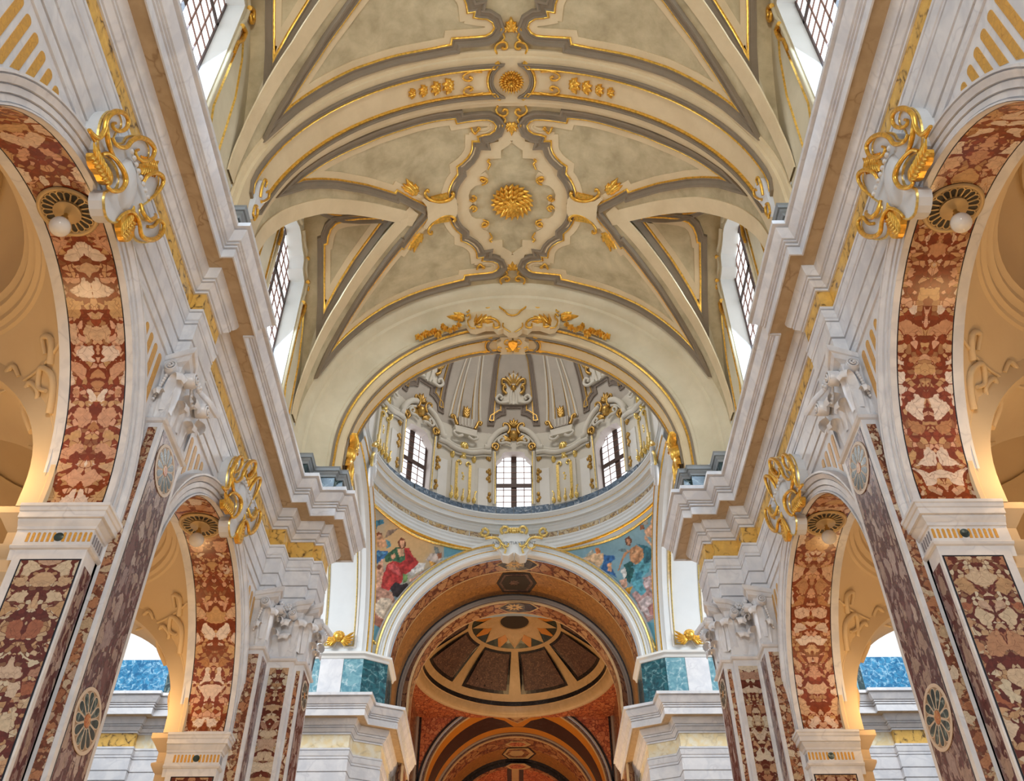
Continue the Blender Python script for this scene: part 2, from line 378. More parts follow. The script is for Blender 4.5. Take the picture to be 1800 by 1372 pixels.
def blob(mb, fn, c, rx, ry, h, ang=0, seg=10):
    """a low rounded boss on a surface"""
    rows = []
    for q in (1.0, .8, .5, .2, .02):
        rows.append([fn(c[0] + q * (rx * math.cos(a) * math.cos(ang) - ry * math.sin(a) * math.sin(ang)), c[1] + q * (rx * math.cos(a) * math.sin(ang) + ry * math.sin(a) * math.cos(ang)), h * math.sqrt(max(0, 1 - q * q)))
                     for a in [2 * PI * k / seg for k in range(seg)]])
    return mb.grid(rows, cu=True)
def both(fn, *a, **k):
    global SIDE
    for s in (-1, 1):
        SIDE = s; fn(*a, **k)
    SIDE = -1
# ------------------------------------------------------------------ nave arcade walls
XW = -5.03; R_A = 2.5; Z_A = 7.1; Z_IMP = 6.9; ARCHES = (7.05, 13.7); Z_ARC = 9.84
def arch_path(yc, r=R_A, n=40, zi=Z_IMP):
    return [(yc - r, zi)] + [(yc - r * math.cos(PI * i / n), Z_A + r * math.sin(PI * i / n)) for i in range(n + 1)] + [(yc + r, zi)]
def onwall(a, b, h): return (XW + h, a, b)
def wall_side():
    nm = 'wall_left' if SIDE < 0 else 'wall_right'
    mb = MB(); ys = []
    for x0 in (XW, -5.88):
        top = []; bot = []
        y = 2.9; seq = [2.9]
        for yc in ARCHES: seq += [yc - R_A - .3 + .001] + [yc - (R_A + .3) * math.cos(PI * i / 40) for i in range(41)] + [yc + R_A + .3 - .001]
        seq = sorted(set(round(q, 5) for q in seq + [16.4]))
        for y in seq:
            zb = -EYE
            for yc in ARCHES:
                d = abs(y - yc)
                if d < R_A + .299: zb = Z_A + math.sqrt(max(0, (R_A + .3) ** 2 - d * d)) if x0 == XW else Z_A + math.sqrt(max(0, R_A ** 2 - min(d, R_A) ** 2))
            bot.append((x0, y, zb)); top.append((x0, y, 12.2))
        mb.grid([bot, top])
    w = mb.build(nm, 'marble', kind='structure', smooth=30)
    ORG[w.name] = (0, 0, 0)
    # vertical flutes inlaid in the spandrels
    for yc in ARCHES:
        for sgn in (-1, 1):
            for k in range(14):
                d = .55 + .205 * k; y = yc + sgn * d; r = R_A + .39
                if d > 2.78: continue
                hw = .058
                def zb(dd): return Z_A + math.sqrt(max(.0, r * r - dd * dd)) if abs(dd) < r else Z_A
                if d + hw > r: z0 = 7.45
                zt = 9.70; lo = max(zb(d - hw), zb(d + hw))
                if zt - lo < .1: continue
                cap = arc((y, zt - hw), hw, 0, PI, 8)
                out = [(y + hw, zb(y + hw - yc) + .02)] + cap + [(y - hw, zb(y - hw - yc) + .02)]
                # lower, darker part of the flute close to the pilasters
                zd = 8.72 if d > 2.2 else 8.5
                if lo < zd - .12 and d > 1.5:
                    zc = zd - hw
                    dark = [(y + hw, zb(y + hw - yc) + .02)] + arc((y, zc), hw, 0, PI, 8) + [(y - hw, zb(y - hw - yc) + .02)]
                    up = [(y + hw, zc)] + cap + [(y - hw, zc)] + list(reversed(arc((y, zc), hw, 0, PI, 8)))[1:-1]
                    patch(MB(), dark, onwall, -.002, .006, .5).build('inlay_flute', 'rosso', w)
                    patch(MB(), up, onwall, -.002, .006, .5).build('inlay_flute', 'siena_inlay', w)
                else:
                    patch(MB(), out, onwall, -.002, .006, .5).build('inlay_flute', 'siena_inlay', w)
both(wall_side)

ENT = [(-5, -3), (-5, 9.95), (-4.8, 9.95), (-4.8, 10.80), (-5, 10.80), (-5, 16.39), (-4.7, 16.39), (-4.7, 16.87), (-4.2, 16.87), (-4.2, 17.0), (-4.03, 17.0), (-4.03, 17.75), (-5.0, 17.75)]
P_ARCH = [(-.06, 9.84), (0, 9.84), (0, 9.99), (-.03, 9.992), (-.03, 10.015), (.014, 10.02), (.014, 10.26), (-.016, 10.262), (-.016, 10.285), (.026, 10.29), (.026, 10.61), (-.004, 10.612), (-.004, 10.635), (.03, 10.64), (.03, 10.68), (.012, 10.682), (.012, 10.70), (.034, 10.72), (.046, 10.80), (.052, 10.85), (.03, 10.855), (.03, 10.875), (.056, 10.88), (.056, 10.93), (-.02, 10.93)]
P_CORN = [(-.02, 11.33), (.03, 11.33), (.03, 11.37), (.005, 11.372), (.005, 11.39), (.05, 11.395), (.075, 11.43), (.115, 11.475), (.09, 11.478), (.09, 11.497), (.13, 11.50), (.13, 11.54), (.11, 11.542), (.11, 11.555), (.15, 11.56), (.19, 11.63), (.21, 11.70), (.21, 11.735)]
P_COR2 = [(.43, 11.735), (.43, 11.70), (.455, 11.70), (.455, 11.88), (.425, 11.882), (.425, 11.905), (.475, 11.91), (.475, 11.945), (.45, 11.947), (.45, 11.967), (.50, 11.972), (.50, 11.995), (.48, 11.997), (.48, 12.012), (.525, 12.02), (.57, 12.10), (.61, 12.18), (.585, 12.185), (.585, 12.21), (.66, 12.215), (.66, 12.30), (-.1, 12.33)]
def entablature():
    t = thing('entablature', 'long white marble entablature with yellow frieze above the nave arches', 'entablature', (-5, 10, 9.84), 'entablatures along the nave')
    plan_z(MB(), ENT, P_ARCH).build('architrave', 'marble', t, 25)
    for i in range(len(ENT) - 1):
        # each straight length of the yellow frieze is a slab of its own
        a, b = ENT[i], ENT[i + 1]
        if i in (0, 4): 
            n = 7 if i == 0 else 4
            for k in range(n):
                p = (a[0], a[1] + (b[1] - a[1]) * k / n); q = (a[0], a[1] + (b[1] - a[1]) * (k + 1) / n - .004)
                plan_z(MB(), [p, q], [(0, 10.92), (0, 11.34)]).build('frieze_slab', 'siena', t)
        else: plan_z(MB(), [a, b], [(0, 10.92), (0, 11.34)]).build('frieze_slab', 'siena', t)
    plan_z(MB(), ENT, P_CORN).build('bed_moulding', 'marble', t, 25); plan_z(MB(), ENT, P_COR2).build('cornice', 'marble', t, 25)
    plan_z(MB(), ENT, [(.20, 11.735), (.44, 11.735)]).build('cornice_soffit', 'soffit_brown', t)
both(entablature)

# ------------------------------------------------------------------ arches
X_S = (-4.96, -5.045, -5.06, -5.765, -5.78, -5.92)      # soffit bands: margin, black, slab, black, margin
def arcade_arch(i):
    yc = ARCHES[i]
    lab = ('round arcade arch with breccia soffit and a ceiling rose, between the two plain pilasters', 'round arcade arch with breccia soffit beside the crossing pier')[i]
    t = thing('arcade_arch', ('round arch with red breccia soffit on the entrance side of the single pilaster', 'round arch with red breccia soffit between single pilaster and crossing pier')[i], 'arch', (-5.4, yc, Z_IMP), 'arcade arches of bay %d' % (i + 1))
    P = arch_path(yc)
    strip(MB(), P, [(-.005, -.02), (-.005, .07), (-.025, .07), (-.027, .03), (-.042, .03), (-.045, .052), (-.11, .052), (-.112, .02), (-.127, .02), (-.13, .068), (-.205, .068), (-.207, .035), (-.222, .035), (-.225, .085), (-.265, .10), (-.295, .12), (-.297, .09), (-.312, .09), (-.315, .13), (-.345, .13), (-.35, .11), (-.35, -.02)], onwall).build('archivolt', 'marble', t, 30)
    def band(x0, x1, name, m, r=R_A, a0=0, a1=None, uv=False):
        Q = arch_path(yc, r, zi=Z_IMP + (.0 if name == 'soffit_margin' else .08)); L = [11.3 * i + (5.7 if SIDE > 0 else 0)]
        for k in range(1, len(Q)): L.append(L[-1] + math.hypot(Q[k][0] - Q[k - 1][0], Q[k][1] - Q[k - 1][1]))
        Q = Q[a0:a1]; L = L[a0:a1]
        nx = 2
        rows = [[(x0 + (x1 - x0) * j / (nx - 1), q[0], q[1]) for j in range(nx)] for q in Q]
        u = [[(x0 + (x1 - x0) * j / (nx - 1) - (x0 + x1) / 2, l) for j in range(nx)] for l in L] if uv else None
        return MB().grid(rows, uv=u).build(name, m, t, 40)
    band(X_S[0], X_S[1], 'soffit_margin', 'marble', R_A - .002); band(X_S[1], X_S[2], 'soffit_border', 'black', R_A - .003)
    band(X_S[3], X_S[4], 'soffit_border', 'black', R_A - .003); band(X_S[4], X_S[5], 'soffit_margin', 'marble', R_A - .002)
    for sg in (-1, 1): MB().grid([[(X_S[1], yc + sg * (R_A - .004), Z_IMP), (X_S[4], yc + sg * (R_A - .004), Z_IMP)], [(X_S[1], yc + sg * (R_A - .004), Z_IMP + .081), (X_S[4], yc + sg * (R_A - .004), Z_IMP + .081)]]).build('soffit_foot', 'marble', t)
    cuts = [0, 8, 15, 22, 28, 35, 43]
    for a, b in zip(cuts, cuts[1:]): band(X_S[2], X_S[3], 'soffit_slab', 'breccia_red', R_A - .002, a, min(b + 1, 43), True)
for i in (0, 1): both(arcade_arch, i)

# ------------------------------------------------------------------ piers, pilasters and capitals
P_IMP = [(-.02, 6.20), (.0, 6.33), (.03, 6.34), (.045, 6.365), (.03, 6.39), (.012, 6.395), (.012, 6.60), (.03, 6.605), (.04, 6.64), (.075, 6.68), (.085, 6.70), (.085, 6.72), (.12, 6.72), (.12, 6.80), (.135, 6.81), (.15, 6.85), (.165, 6.86), (.165, 6.90), (-.05, 6.90)]
def rect(mb, axis, c, a0, a1, b0, b1, h=0.004, uv=True):
    """thin slab on a face: axis 'x' = plane x=c facing +x, 'y' = plane y=c facing -y"""
    nb = 2
    if axis == 'x': rows = [[(c + h, a, b) for a in (a0, a1)] for b in (b0, b1)]
    else: rows = [[(a, c - h, b) for a in (a0, a1)] for b in (b0, b1)]
    u = [[(a - (a0 + a1) / 2, b) for a in (a0, a1)] for b in (b0, b1)]
    mb.grid(rows, uv=u if uv else None)
    # thin edges
    e = [(a0, b0), (a1, b0), (a1, b1), (a0, b1)]
    r0 = [((c, a, b) if axis == 'x' else (a, c, b)) for a, b in e]; r1 = [((c + h, a, b) if axis == 'x' else (a, c - h, b)) for a, b in e]
    mb.grid([r0, r1], cu=True); return mb
def framed(t, axis, c, a0, a1, b0, b1, m, bl=.016, name='panel_slab'):
    if bl: rect(MB(), axis, c, a0 - bl, a1 + bl, b0 - bl, b1 + bl, .003).build('black_border', 'black', t)
    rect(MB(), axis, c, a0, a1, b0, b1, .006).build(name, m, t)
def onx(x): return lambda a, b, h: (x + h, a, b)
def ony(y): return lambda a, b, h: (a, y - h, b)
def wheel(t, fn, c, r):
    """inlaid rosette: stone ring, twelve green petals with pale outlines, hub"""
    patch(MB(), arc(c, r, 0, 2 * PI, 40)[:-1], fn, .005, .008, .3).build('wheel_ground', 'wheel_ground', t)
    patch(MB(), arc(c, r, 0, 2 * PI, 40)[:-1], fn, .008, .014, .3, [arc(c, r * .885, 0, 2 * PI, 40)[:-1]]).build('wheel_ring', 'wheel_stone', t)
    for k in range(12):
        a = 2 * PI * (k + .5) / 12; ca, sa = math.cos(a), math.sin(a)
        def petal(g):
            o = [(r * (.27 - g), r * .018 + g * r * .4)] ; w = r * (.125 + g)
            pts = [(r * (.26 - g), -r * (.03 + g)), (r * .62, -w)] + [(r * .72 + w * math.sin(q), -w * math.cos(q)) for q in [PI * j / 8 for j in range(9)]] + [(r * .62, w), (r * (.26 - g), r * (.03 + g))]
            return [(c[0] + x * ca - y * sa, c[1] + x * sa + y * ca) for x, y in pts]
        patch(MB(), petal(.035), fn, .008, .012, .5).build('petal_outline', 'wheel_stone', t)
        patch(MB(), petal(0), fn, .012, .015, .5).build('wheel_petal', 'green', t)
    patch(MB(), arc(c, r * .2, 0, 2 * PI, 20)[:-1], fn, .008, .018, .3).build('wheel_hub', 'wheel_hub', t)
M['wheel_ground'] = plain('wheel ground', (.30, .20, .11), .3); M['wheel_stone'] = plain('wheel stone', (.60, .50, .40), .35); M['wheel_hub'] = breccia('wheel hub', [(.62, .42, .2), (.5, .2, .08)], (.35, .1, .04), 14, .06, kind='Object')

def leaf3d(mb, base, out, side, width, height, curl=.07, n=16):
    """tongue-shaped leaf standing against a face, its thick tip curling outwards"""
    out = Vector(out); side = Vector(side); base = Vector(base); rows = []
    for i in range(n + 1):
        t = i / n
        if t < .6: o, u = .015 + .035 * t, height * t / .6 * (1 - curl / height)
        else:
            q = (t - .6) / .4 * PI * 1.25; o = .036 + curl * (1 - math.cos(q)); u = height - curl + curl * math.sin(q)
        w = width * .5 * (.80 + .22 * math.sin(PI * min(1, t * 1.1))) * (1 if t < .8 else 1 - .35 * ((t - .8) / .2) ** 2)
        rows.append([base + out * (o - .035 * abs(s) ** 2 * (1 if t < .8 else .4) + (.010 if k == 4 else 0)) + side * (s * w) + Vector((0, 0, u - .02 * abs(s) ** 2)) for k, s in enumerate((-1, -.85, -.55, -.25, 0, .25, .55, .85, 1))])
    return mb.grid(rows)
def roll(mb, c, out, side, r=.13, depth=.15, flip=1):
    """volute: a drum whose end shows a raised spiral"""
    out = Vector(out); side = Vector(side) * flip; c = Vector(c); up = Vector((0, 0, 1)); n = 20
    rows = [[c + out * h + (side * math.cos(2 * PI * k / n) + up * math.sin(2 * PI * k / n)) * q for k in range(n)] for q, h in ((r, -.04), (r, depth * .55), (r * .86, depth * .75), (r * .80, depth * .62), (.004, depth * .62))]
    mb.grid(rows, cu=True); pts = []
    for i in range(30):
        q = i / 29; rr = r * (.92 - .80 * q); a = PI * .5 - 2 * PI * 2.1 * q
        pts.append(c + out * (depth * (.68 + .25 * q)) + side * (math.cos(a) * rr) + up * (math.sin(a) * rr))
    mb.tube(pts, [r * (.15 - .05 * i / 29) for i in range(30)], 6)
    return mb.ball(tuple(c + out * depth * .9), r * .17, 8, 6)
def volute3d(mb, c, d, r=.13, w=.055, turns=1.7, flip=1):
    """a scroll in the vertical plane through direction d, hung at c"""
    d = Vector(d).normalized(); c = Vector(c); pts = []
    for i in range(30):
        q = i / 29; rr = r * (1 - .86 * q); a = PI * .55 - flip * 2 * PI * turns * q
        pts.append(c + d * (math.cos(a) * rr) + Vector((0, 0, math.sin(a) * rr)))
    mb.tube(pts, [w * (1 - .45 * i / 29) for i in range(30)], 8, True)
    return mb.ball(c, r * .22, 10, 6)
def capital(t, path, faces, corners, z0=8.72, z1=9.84, sc=1.0):
    """path: plan of the shaft; faces: (p, q) segments to dress with leaves; corners: (x, y, dx, dy) horns"""
    k = plan_z(MB(), path, [(0, z0 - .10), (.035, z0 - .085), (.055, z0 - .05), (.035, z0 - .015), (.015, z0), (.01, z0 + .02), (.012, z1 - .45), (.05, z1 - .2), (.05, z1 - .18)]).build('capital', 'marble', t, 35)
    # abacus with horned corners
    P = []; O = []
    off = offsets(path)
    cs = [(a, b) for a, b, _, _ in corners]
    for i, p in enumerate(path):
        horn = any(abs(p[0] - a) + abs(p[1] - b) < .01 for a, b in cs)
        P.append(p); O.append((off[i], 1.0 if horn else .35))
        if i + 1 < len(path):
            q = path[i + 1]; l = math.hypot(q[0] - p[0], q[1] - p[1])
            if l > .4:
                nrm = ((q[1] - p[1]) / l, -(q[0] - p[0]) / l)
                for f, e in ((.12, .72), (.3, .42), (.5, .33), (.7, .42), (.88, .72)):
                    P.append((p[0] + (q[0] - p[0]) * f, p[1] + (q[1] - p[1]) * f)); O.append((nrm, e))
    prof = [(.03, z1 - .20), (.16, z1 - .17), (.19, z1 - .12), (.20, z1 - .10), (.24, z1 - .09), (.27, z1 - .05), (.27, z1 - .004), (-.1, z1 - .004)]
    rows = [[(p[0] + o[0] * e * w, p[1] + o[1] * e * w, z) for w, z in prof] for p, (o, e) in zip(P, O)]
    MB().grid(rows).build('abacus', 'marble', k, 30)
    for p, q in faces:
        l = math.hypot(q[0] - p[0], q[1] - p[1]); sd = Vector(((q[0] - p[0]) / l, (q[1] - p[1]) / l, 0)); out = Vector((sd.y, -sd.x, 0)); H = z1 - z0
        P0 = Vector((p[0], p[1], z0))
        low = (.27, .73) if l > .6 else (.5,) if l > .3 else (.35,)
        for f in low: leaf3d(MB(), P0 + sd * (l * f), out, sd, min(.30, l * .62), H * .40, .075).build('acanthus_leaf', 'marble', k, 60)
        if l > .4:
            leaf3d(MB(), P0 + sd * (l * .5) + Vector((0, 0, H * .1)), out, sd, min(.34, l * .5), H * .56, .095).build('acanthus_leaf', 'marble', k, 60)
            for f, fl in ((.16, -1), (.84, 1)) if l > .6 else ((.3, -1), (.72, 1)):
                roll(MB(), P0 + sd * (l * f) + Vector((0, 0, H * .74)) + out * .10, out, sd, .115 if l > .6 else .09, .15, fl).build('volute', 'marble', k, 60)
            fl = MB(); cc = P0 + sd * (l * .5) + out * .13 + Vector((0, 0, H - .12))
            for a in range(6): fl.ball(tuple(cc + sd * (.05 * math.cos(a * PI / 3)) + Vector((0, 0, .05 * math.sin(a * PI / 3)))), .036, 8, 5)
            fl.ball(tuple(cc + out * .03), .03, 8, 5).build('flower', 'marble', k, 60)
            g = MB()
            for j in range(7):
                f = .3 + .4 * j / 6; g.ball(tuple(P0 + sd * (l * f) + out * .12 + Vector((0, 0, H * .72 - .16 * (1 - (2 * j / 6 - 1) ** 2)))), .028, 7, 5)
            g.tube([tuple(P0 + sd * (l * (.3 + .4 * j / 12)) + out * .11 + Vector((0, 0, H * .72 - .16 * (1 - (2 * j / 12 - 1) ** 2)))) for j in range(13)], .02, 6).build('festoon', 'marble', k, 60)
        else:
            roll(MB(), P0 + sd * (l * .62) + Vector((0, 0, H * .76)) + out * .07, out, sd, .10, .12, 1).build('volute', 'marble', k, 60)
            g = MB()
            for j in range(12): g.ball(tuple(P0 + sd * (l * (.45 - .035 * j)) + out * .06 + Vector((0, 0, H * (.74 - .043 * j)))), .034 - .001 * j, 7, 5)
            g.build('festoon', 'marble', k, 60)
    for x, y, dx, dy in corners:
        d = Vector((dx, dy, 0)).normalized(); sdv = Vector((-d.y, d.x, 0))
        leaf3d(MB(), Vector((x, y, z0 + (z1 - z0) * .12)) - d * .03, d, sdv, .24, (z1 - z0) * .55, .09).build('acanthus_leaf', 'marble', k, 60)
    return k
def arcade_pier(j0, j1, y_end, lab, grp):
    """pier between two arches: marble core, breccia jamb panel, impost with inlaid flutes"""
    t = thing('arcade_pier', lab, 'pier', (-5.4, (j0 + j1) / 2, -EYE), grp)
    MB().box((-5.88, j0, -EYE), (XW, j1, Z_IMP)).build('pier_core', 'marble', t)
    framed(t, 'y', j0, -5.76, -5.075, -1.2, 6.18, 'breccia_dark', .02)
    framed(t, 'x', XW, j0 + .06, y_end - .05, -1.2, 6.14, 'breccia_purple', 0, 'strip_slab')
    imp = plan_z(MB(), [(-5.95, j0), (XW, j0), (XW, y_end)], P_IMP).build('impost', 'marble', t, 25)
    plan_z(MB(), [(-5.95, j0), (XW, j0), (XW, y_end)], [(.16, 6.899), (-.8, 6.899)]).build('impost_top', 'marble', imp)
    f = lambda a, b, h: (a, j0 - .012 - h, b)
    for k in range(13):
        x = -5.82 + .062 * k + (.031)
        if k == 6:
            patch(MB(), arc((x, 6.50), .058, 0, 2 * PI, 16)[:-1], f, 0, .012, .5).build('inlay_disc', 'green', imp); continue
        if k in (): continue
        w = .017; out = [(x - w, 6.435)] + [(x + w, 6.435)] + arc((x, 6.55), w, 0, PI, 6)
        patch(MB(), out, f, 0, .006, .5).build('inlay_flute', 'siena_inlay', imp)
    g = lambda a, b, h: (XW + .012 + h, a, b)
    for k in range(5):
        y = j0 + .04 + .062 * k
        if y > y_end - .03: break
        w = .015; out = [(y - w, 6.435), (y + w, 6.435)] + arc((y, 6.55), w, 0, PI, 6)
        patch(MB(), out, g, 0, .006, .5).build('inlay_flute', 'grey_inlay', imp)
M['grey_inlay'] = plain('grey inlay', (.22, .22, .25), .3)
PIL = (9.90, 10.86)
both(arcade_pier, 9.55, 11.2, PIL[0], 'wide pier with dark breccia jamb panel and fluted impost behind the single pilaster', 'arcade piers')
both(arcade_pier, 16.2, 16.6, 16.39, 'narrow pier jamb with dark breccia panel and fluted impost against the crossing pier', 'arcade pier jambs at the crossing')

def pilaster():
    y0, y1 = PIL
    t = thing('pilaster', 'tall single pilaster of purple breccia with inlaid wheel and white capital', 'pilaster', (-4.9, (y0 + y1) / 2, -EYE), 'single pilasters between the arches')
    MB().box((XW, y0, -EYE), (-4.8, y1, 8.70)).build('shaft', 'marble', t)
    framed(t, 'x', -4.8, y0 + .10, y1 - .10, -1.2, 8.56, 'breccia_purple', .014, 'shaft_slab')
    framed(t, 'y', y0, -5.03 + .05, -4.8 - .055, -1.2, 8.54, 'breccia_strip', 0, 'side_slab')
    wheel(t, onx(-4.795), ((y0 + y1) / 2, 4.60), .365); wheel(t, onx(-4.795), ((y0 + y1) / 2, 8.16), .365)
    pth = [(XW, y0), (-4.8, y0), (-4.8, y1), (XW, y1)]
    capital(t, pth, [((-5.03, y0), (-4.8, y0)), ((-4.8, y0), (-4.8, y1))], [(-4.8, y0, 1, -1), (-4.8, y1, 1, 1)])
both(pilaster)
CP = [(XW, 16.39), (-4.7, 16.39), (-4.7, 16.87), (-4.2, 16.87), (-4.2, 17.0), (-4.03, 17.0), (-4.03, 17.75), (-5.2, 17.75)]
def crossing_pilaster():
    t = thing('clustered_pilaster', 'clustered crossing pilaster with stepped breccia faces and triple white capital', 'pilaster', (-4.4, 17.1, -EYE), 'clustered pilasters at the crossing')
    mb = MB(); plan_z(mb, CP, [(0, -EYE), (0, 8.70)]).build('shaft', 'marble', t, 25)
    framed(t, 'y', 16.39, -4.95, -4.76, -1.2, 8.54, 'breccia_strip', 0, 'side_slab')
    framed(t, 'x', -4.7, 16.46, 16.80, -1.2, 8.54, 'breccia_purple', 0, 'side_slab')
    framed(t, 'y', 16.87, -4.63, -4.27, -1.2, 8.50, 'breccia_dark', 0, 'shaft_slab')
    framed(t, 'y', 17.0, -4.155, -4.08, -1.2, 8.50, 'breccia_strip', 0, 'side_slab')
    framed(t, 'x', -4.03, 17.08, 17.67, -1.2, 8.54, 'breccia_purple', .012, 'shaft_slab')
    wheel(t, onx(-4.025), (17.375, 8.18), .28)
    capital(t, CP, [((-4.95, 16.39), (-4.7, 16.39)), ((-4.7, 16.39), (-4.7, 16.87)), ((-4.7, 16.87), (-4.2, 16.87)), ((-4.03, 17.0), (-4.03, 17.75))],
            [(-4.7, 16.39, 1, -1), (-4.2, 16.87, .6, -1), (-4.03, 17.0, 1, -.7), (-4.03, 17.75, 1, 1)], sc=.85)
both(crossing_pilaster)
# ------------------------------------------------------------------ nave vault
RV = 4.85; ZC = 13.9; YB = 13.53; YR = 10.38; BAYS = (YB - 2 * (YB - YR), YB); Y_X = 16.2
def cyl(R):
    return lambda a, b, h: (-(R - h) * math.sin(b / R), a, ZC + (R - h) * math.cos(b / R))
VF = cyl(RV)
def hit_cyl(u, v, R=RV, zc=ZC):
    d = ray(u, v); a = d.x ** 2 + d.z ** 2; b = 2 * (CAMX * d.x - zc * d.z); c = CAMX ** 2 + zc ** 2 - R * R
    t = (-b + math.sqrt(b * b - 4 * a * c)) / (2 * a); return (d.y * t, R * math.atan2(-(CAMX + d.x * t), d.z * t - zc))
def hit_x(u, v, X): d = ray(u, v); t = (X - CAMX) / d.x; return (d.y * t, d.z * t)
def hit_y(u, v, Y): d = ray(u, v); t = Y / d.y; return (CAMX + d.x * t, d.z * t)
def crop(ox, oy, s): return lambda *pts: [(ox + a / s, oy + b / s) for a, b in pts]
R1 = crop(680, 160, 6.858); R2 = crop(460, 180, 6.858); R3 = crop(680, 330, 6.858); R4 = crop(500, 340, 5.279)
_w = [(0, 0), (27, 0), (33, .35), (41, .82), (47, 1.15), (54.5, 1.54), (63, 1.86), (70, 2.1), (79, 2.32), (90, 2.45)]
def interp(tab, x):
    for (a, b), (c, d) in zip(tab, tab[1:]):
        if x <= c: return b + (d - b) * (x - a) / (c - a)
    return tab[-1][1]
def wth(deg): return interp(_w, abs(deg))
_winv = [(b, a) for a, b in _w[1:]]
def groin(w):
    th = math.radians(interp(_winv, abs(w))); return (-RV * math.sin(th), ZC + RV * math.cos(th))
XL = -4.85
def zwall(w): return groin(w)[1] - .12 * (1 - abs(w) / 2.45)
def zlun(x, w):
    xg, zg = groin(w); zw = zwall(w); q = (x - XL) / max(.02, xg - XL); q = min(1, max(0, q)); return zw + (zg - zw) * q
def ceiling():
    mb = MB(); ths = [-90 + 3 * i for i in range(61)]
    for c, y0, y1 in ((BAYS[0], 2 * BAYS[0] - YR, YR), (BAYS[1], YR, Y_X)):
        for lo in (True, False):
            rows = []
            for d in ths:
                w = wth(d); a, b = (y0, c - w) if lo else (c + w, y1)
                rows.append([VF(a + (b - a) * k / 10, RV * math.radians(d), 0) for k in range(11)])
            mb.grid(rows if lo else rows)
    return mb.build('ceiling', 'vault', kind='structure', smooth=40)
CEIL = ceiling()
def lunette(c):
    rows = []
    for i in range(49):
        w = -2.45 + 4.9 * i / 48; xg, zg = groin(w); rows.append([(XL - .06, c + w, zlun(XL, w))] + [(XL + (xg - XL) * k / 8, c + w, zlun(XL + (xg - XL) * k / 8, w)) for k in range(9)])
    MB().grid(rows).build('lunette_vault', 'vault', CEIL, 40)
    # cream band along the groin: barrel side and lunette side
    for sg in (-1, 1):
        P = []
        for k in range(31):
            th = 27 + 63 * k / 30; P.append((c + sg * wth(th), RV * math.radians(th)))
        strip(MB(), P if sg > 0 else P, [(0, .0), (0, .03), (-.34 * sg, .03), (-.34 * sg, 0)], VF).build('groin_band', 'cream', CEIL, 40)
        rows = []
        for k in range(33):
            w = .02 + 2.43 * k / 32; xg, zg = groin(w); rr = []
            L = xg - XL
            for q, h in ((0, 0.0), (0, .03), (min(.36, L * .6), .03), (min(.36, L * .6), 0)):
                x = xg - q; rr.append((x, c + sg * w, zlun(x, w) - h))
            rows.append(rr)
        MB().grid(rows).build('groin_band', 'pale', CEIL, 40)
for c in BAYS: both(lunette, c)
# ---- framed panels on the lunette vaults
def hit_lun(u, v, c):
    d = ray(u, v); pt = None; t = 4.0
    def f(t): return d.z * t - zlun(CAMX + d.x * t, d.y * t - c)
    lo = (1.0 + CAMX) / -d.x; hi = (-XL + CAMX) / -d.x; n = 200
    for i in range(n, 0, -1):
        a = lo + (hi - lo) * (i - 1) / n; b = lo + (hi - lo) * i / n
        if f(a) < 0 <= f(b):
            for _ in range(30):
                m = (a + b) / 2
                if f(m) < 0: a = m
                else: b = m
            return (CAMX + d.x * a, d.y * a)
    return (CAMX + d.x * hi, d.y * hi)
def area2(P): return sum(P[i][0] * P[(i + 1) % len(P)][1] - P[(i + 1) % len(P)][0] * P[i][1] for i in range(len(P)))
LUN_px = R4((930, 215), (800, 390), (640, 610), (480, 870), (372, 1075), (370, 800), (372, 462), (398, 452), (406, 390), (432, 320), (480, 268), (560, 240), (700, 222))
LUN_xy = [hit_lun(u, v, YB) for u, v in LUN_px]
def lunette_panel(c, mir):
    P = [(a, c + (-1 if mir else 1) * (b - YB)) for a, b in LUN_xy]
    fn = lambda a, b, h: (a, b, zlun(a, b - c) - h)
    D = resample(P, .2, True); sg = 1 if area2(P) > 0 else -1
    strip(MB(), D, [(o * sg, h) for o, h in ((0, 0), (0, .05), (.03, .055), (.05, .03), (.11, .045), (.14, .08), (.16, .08), (.17, 0))], fn, True).build('panel_moulding', 'taupe', CEIL, 35)
    strip(MB(), D, [(o * sg, h) for o, h in ((-.025, 0), (-.02, .05), (0, .06), (.02, .05), (.025, 0))], fn, True).build('gilt_bead', 'gold', CEIL, 60)
    strip(MB(), D, [(o * sg, h) for o, h in ((-.14, 0), (-.14, .02), (-.02, .02))], fn, True).build('panel_fillet', 'cream', CEIL, 35)
for c in BAYS:
    for mir in (False, True): both(lunette_panel, c, mir)
# ---- stucco panels of the barrel
A_px = R1((735, 1290), (738, 1240), (748, 1190), (765, 1135), (800, 1065), (855, 990), (845, 905), (910, 860), (970, 800), (1010, 740), (1030, 680), (1032, 600), (1115, 600), (1097, 545), (1160, 525), (1240, 510), (1300, 470), (1322, 410), (1282, 360), (1220, 335), (1130, 337), (1000, 352), (840, 378), (822, 318), (600, 345), (400, 390), (200, 450), (0, 515))
A_px += R2((1430, 405), (1230, 490), (1000, 590), (755, 720), (560, 850), (415, 955), (500, 925), (700, 915), (900, 925), (1050, 950), (1250, 985), (1460, 1045), (1605, 1090))
A_px += R1((118, 1190), (300, 1290), (460, 1365), (505, 1395))
A_uv = [hit_cyl(*p) for p in A_px]
def dens(P, mp=.18): return resample(P, mp)
def mirror_y(P, c=YB): return [(2 * c - a, b) for a, b in P]
TAUPE = [(0, 0), (0, .05), (-.03, .055), (-.05, .03), (-.12, .045), (-.15, .085), (-.19, .085), (-.20, 0)]
GOLD = [(.025, 0), (.022, .045), (0, .06), (-.022, .045), (-.025, 0)]
FILLET = [(.17, 0), (.17, .02), (.02, .02)]
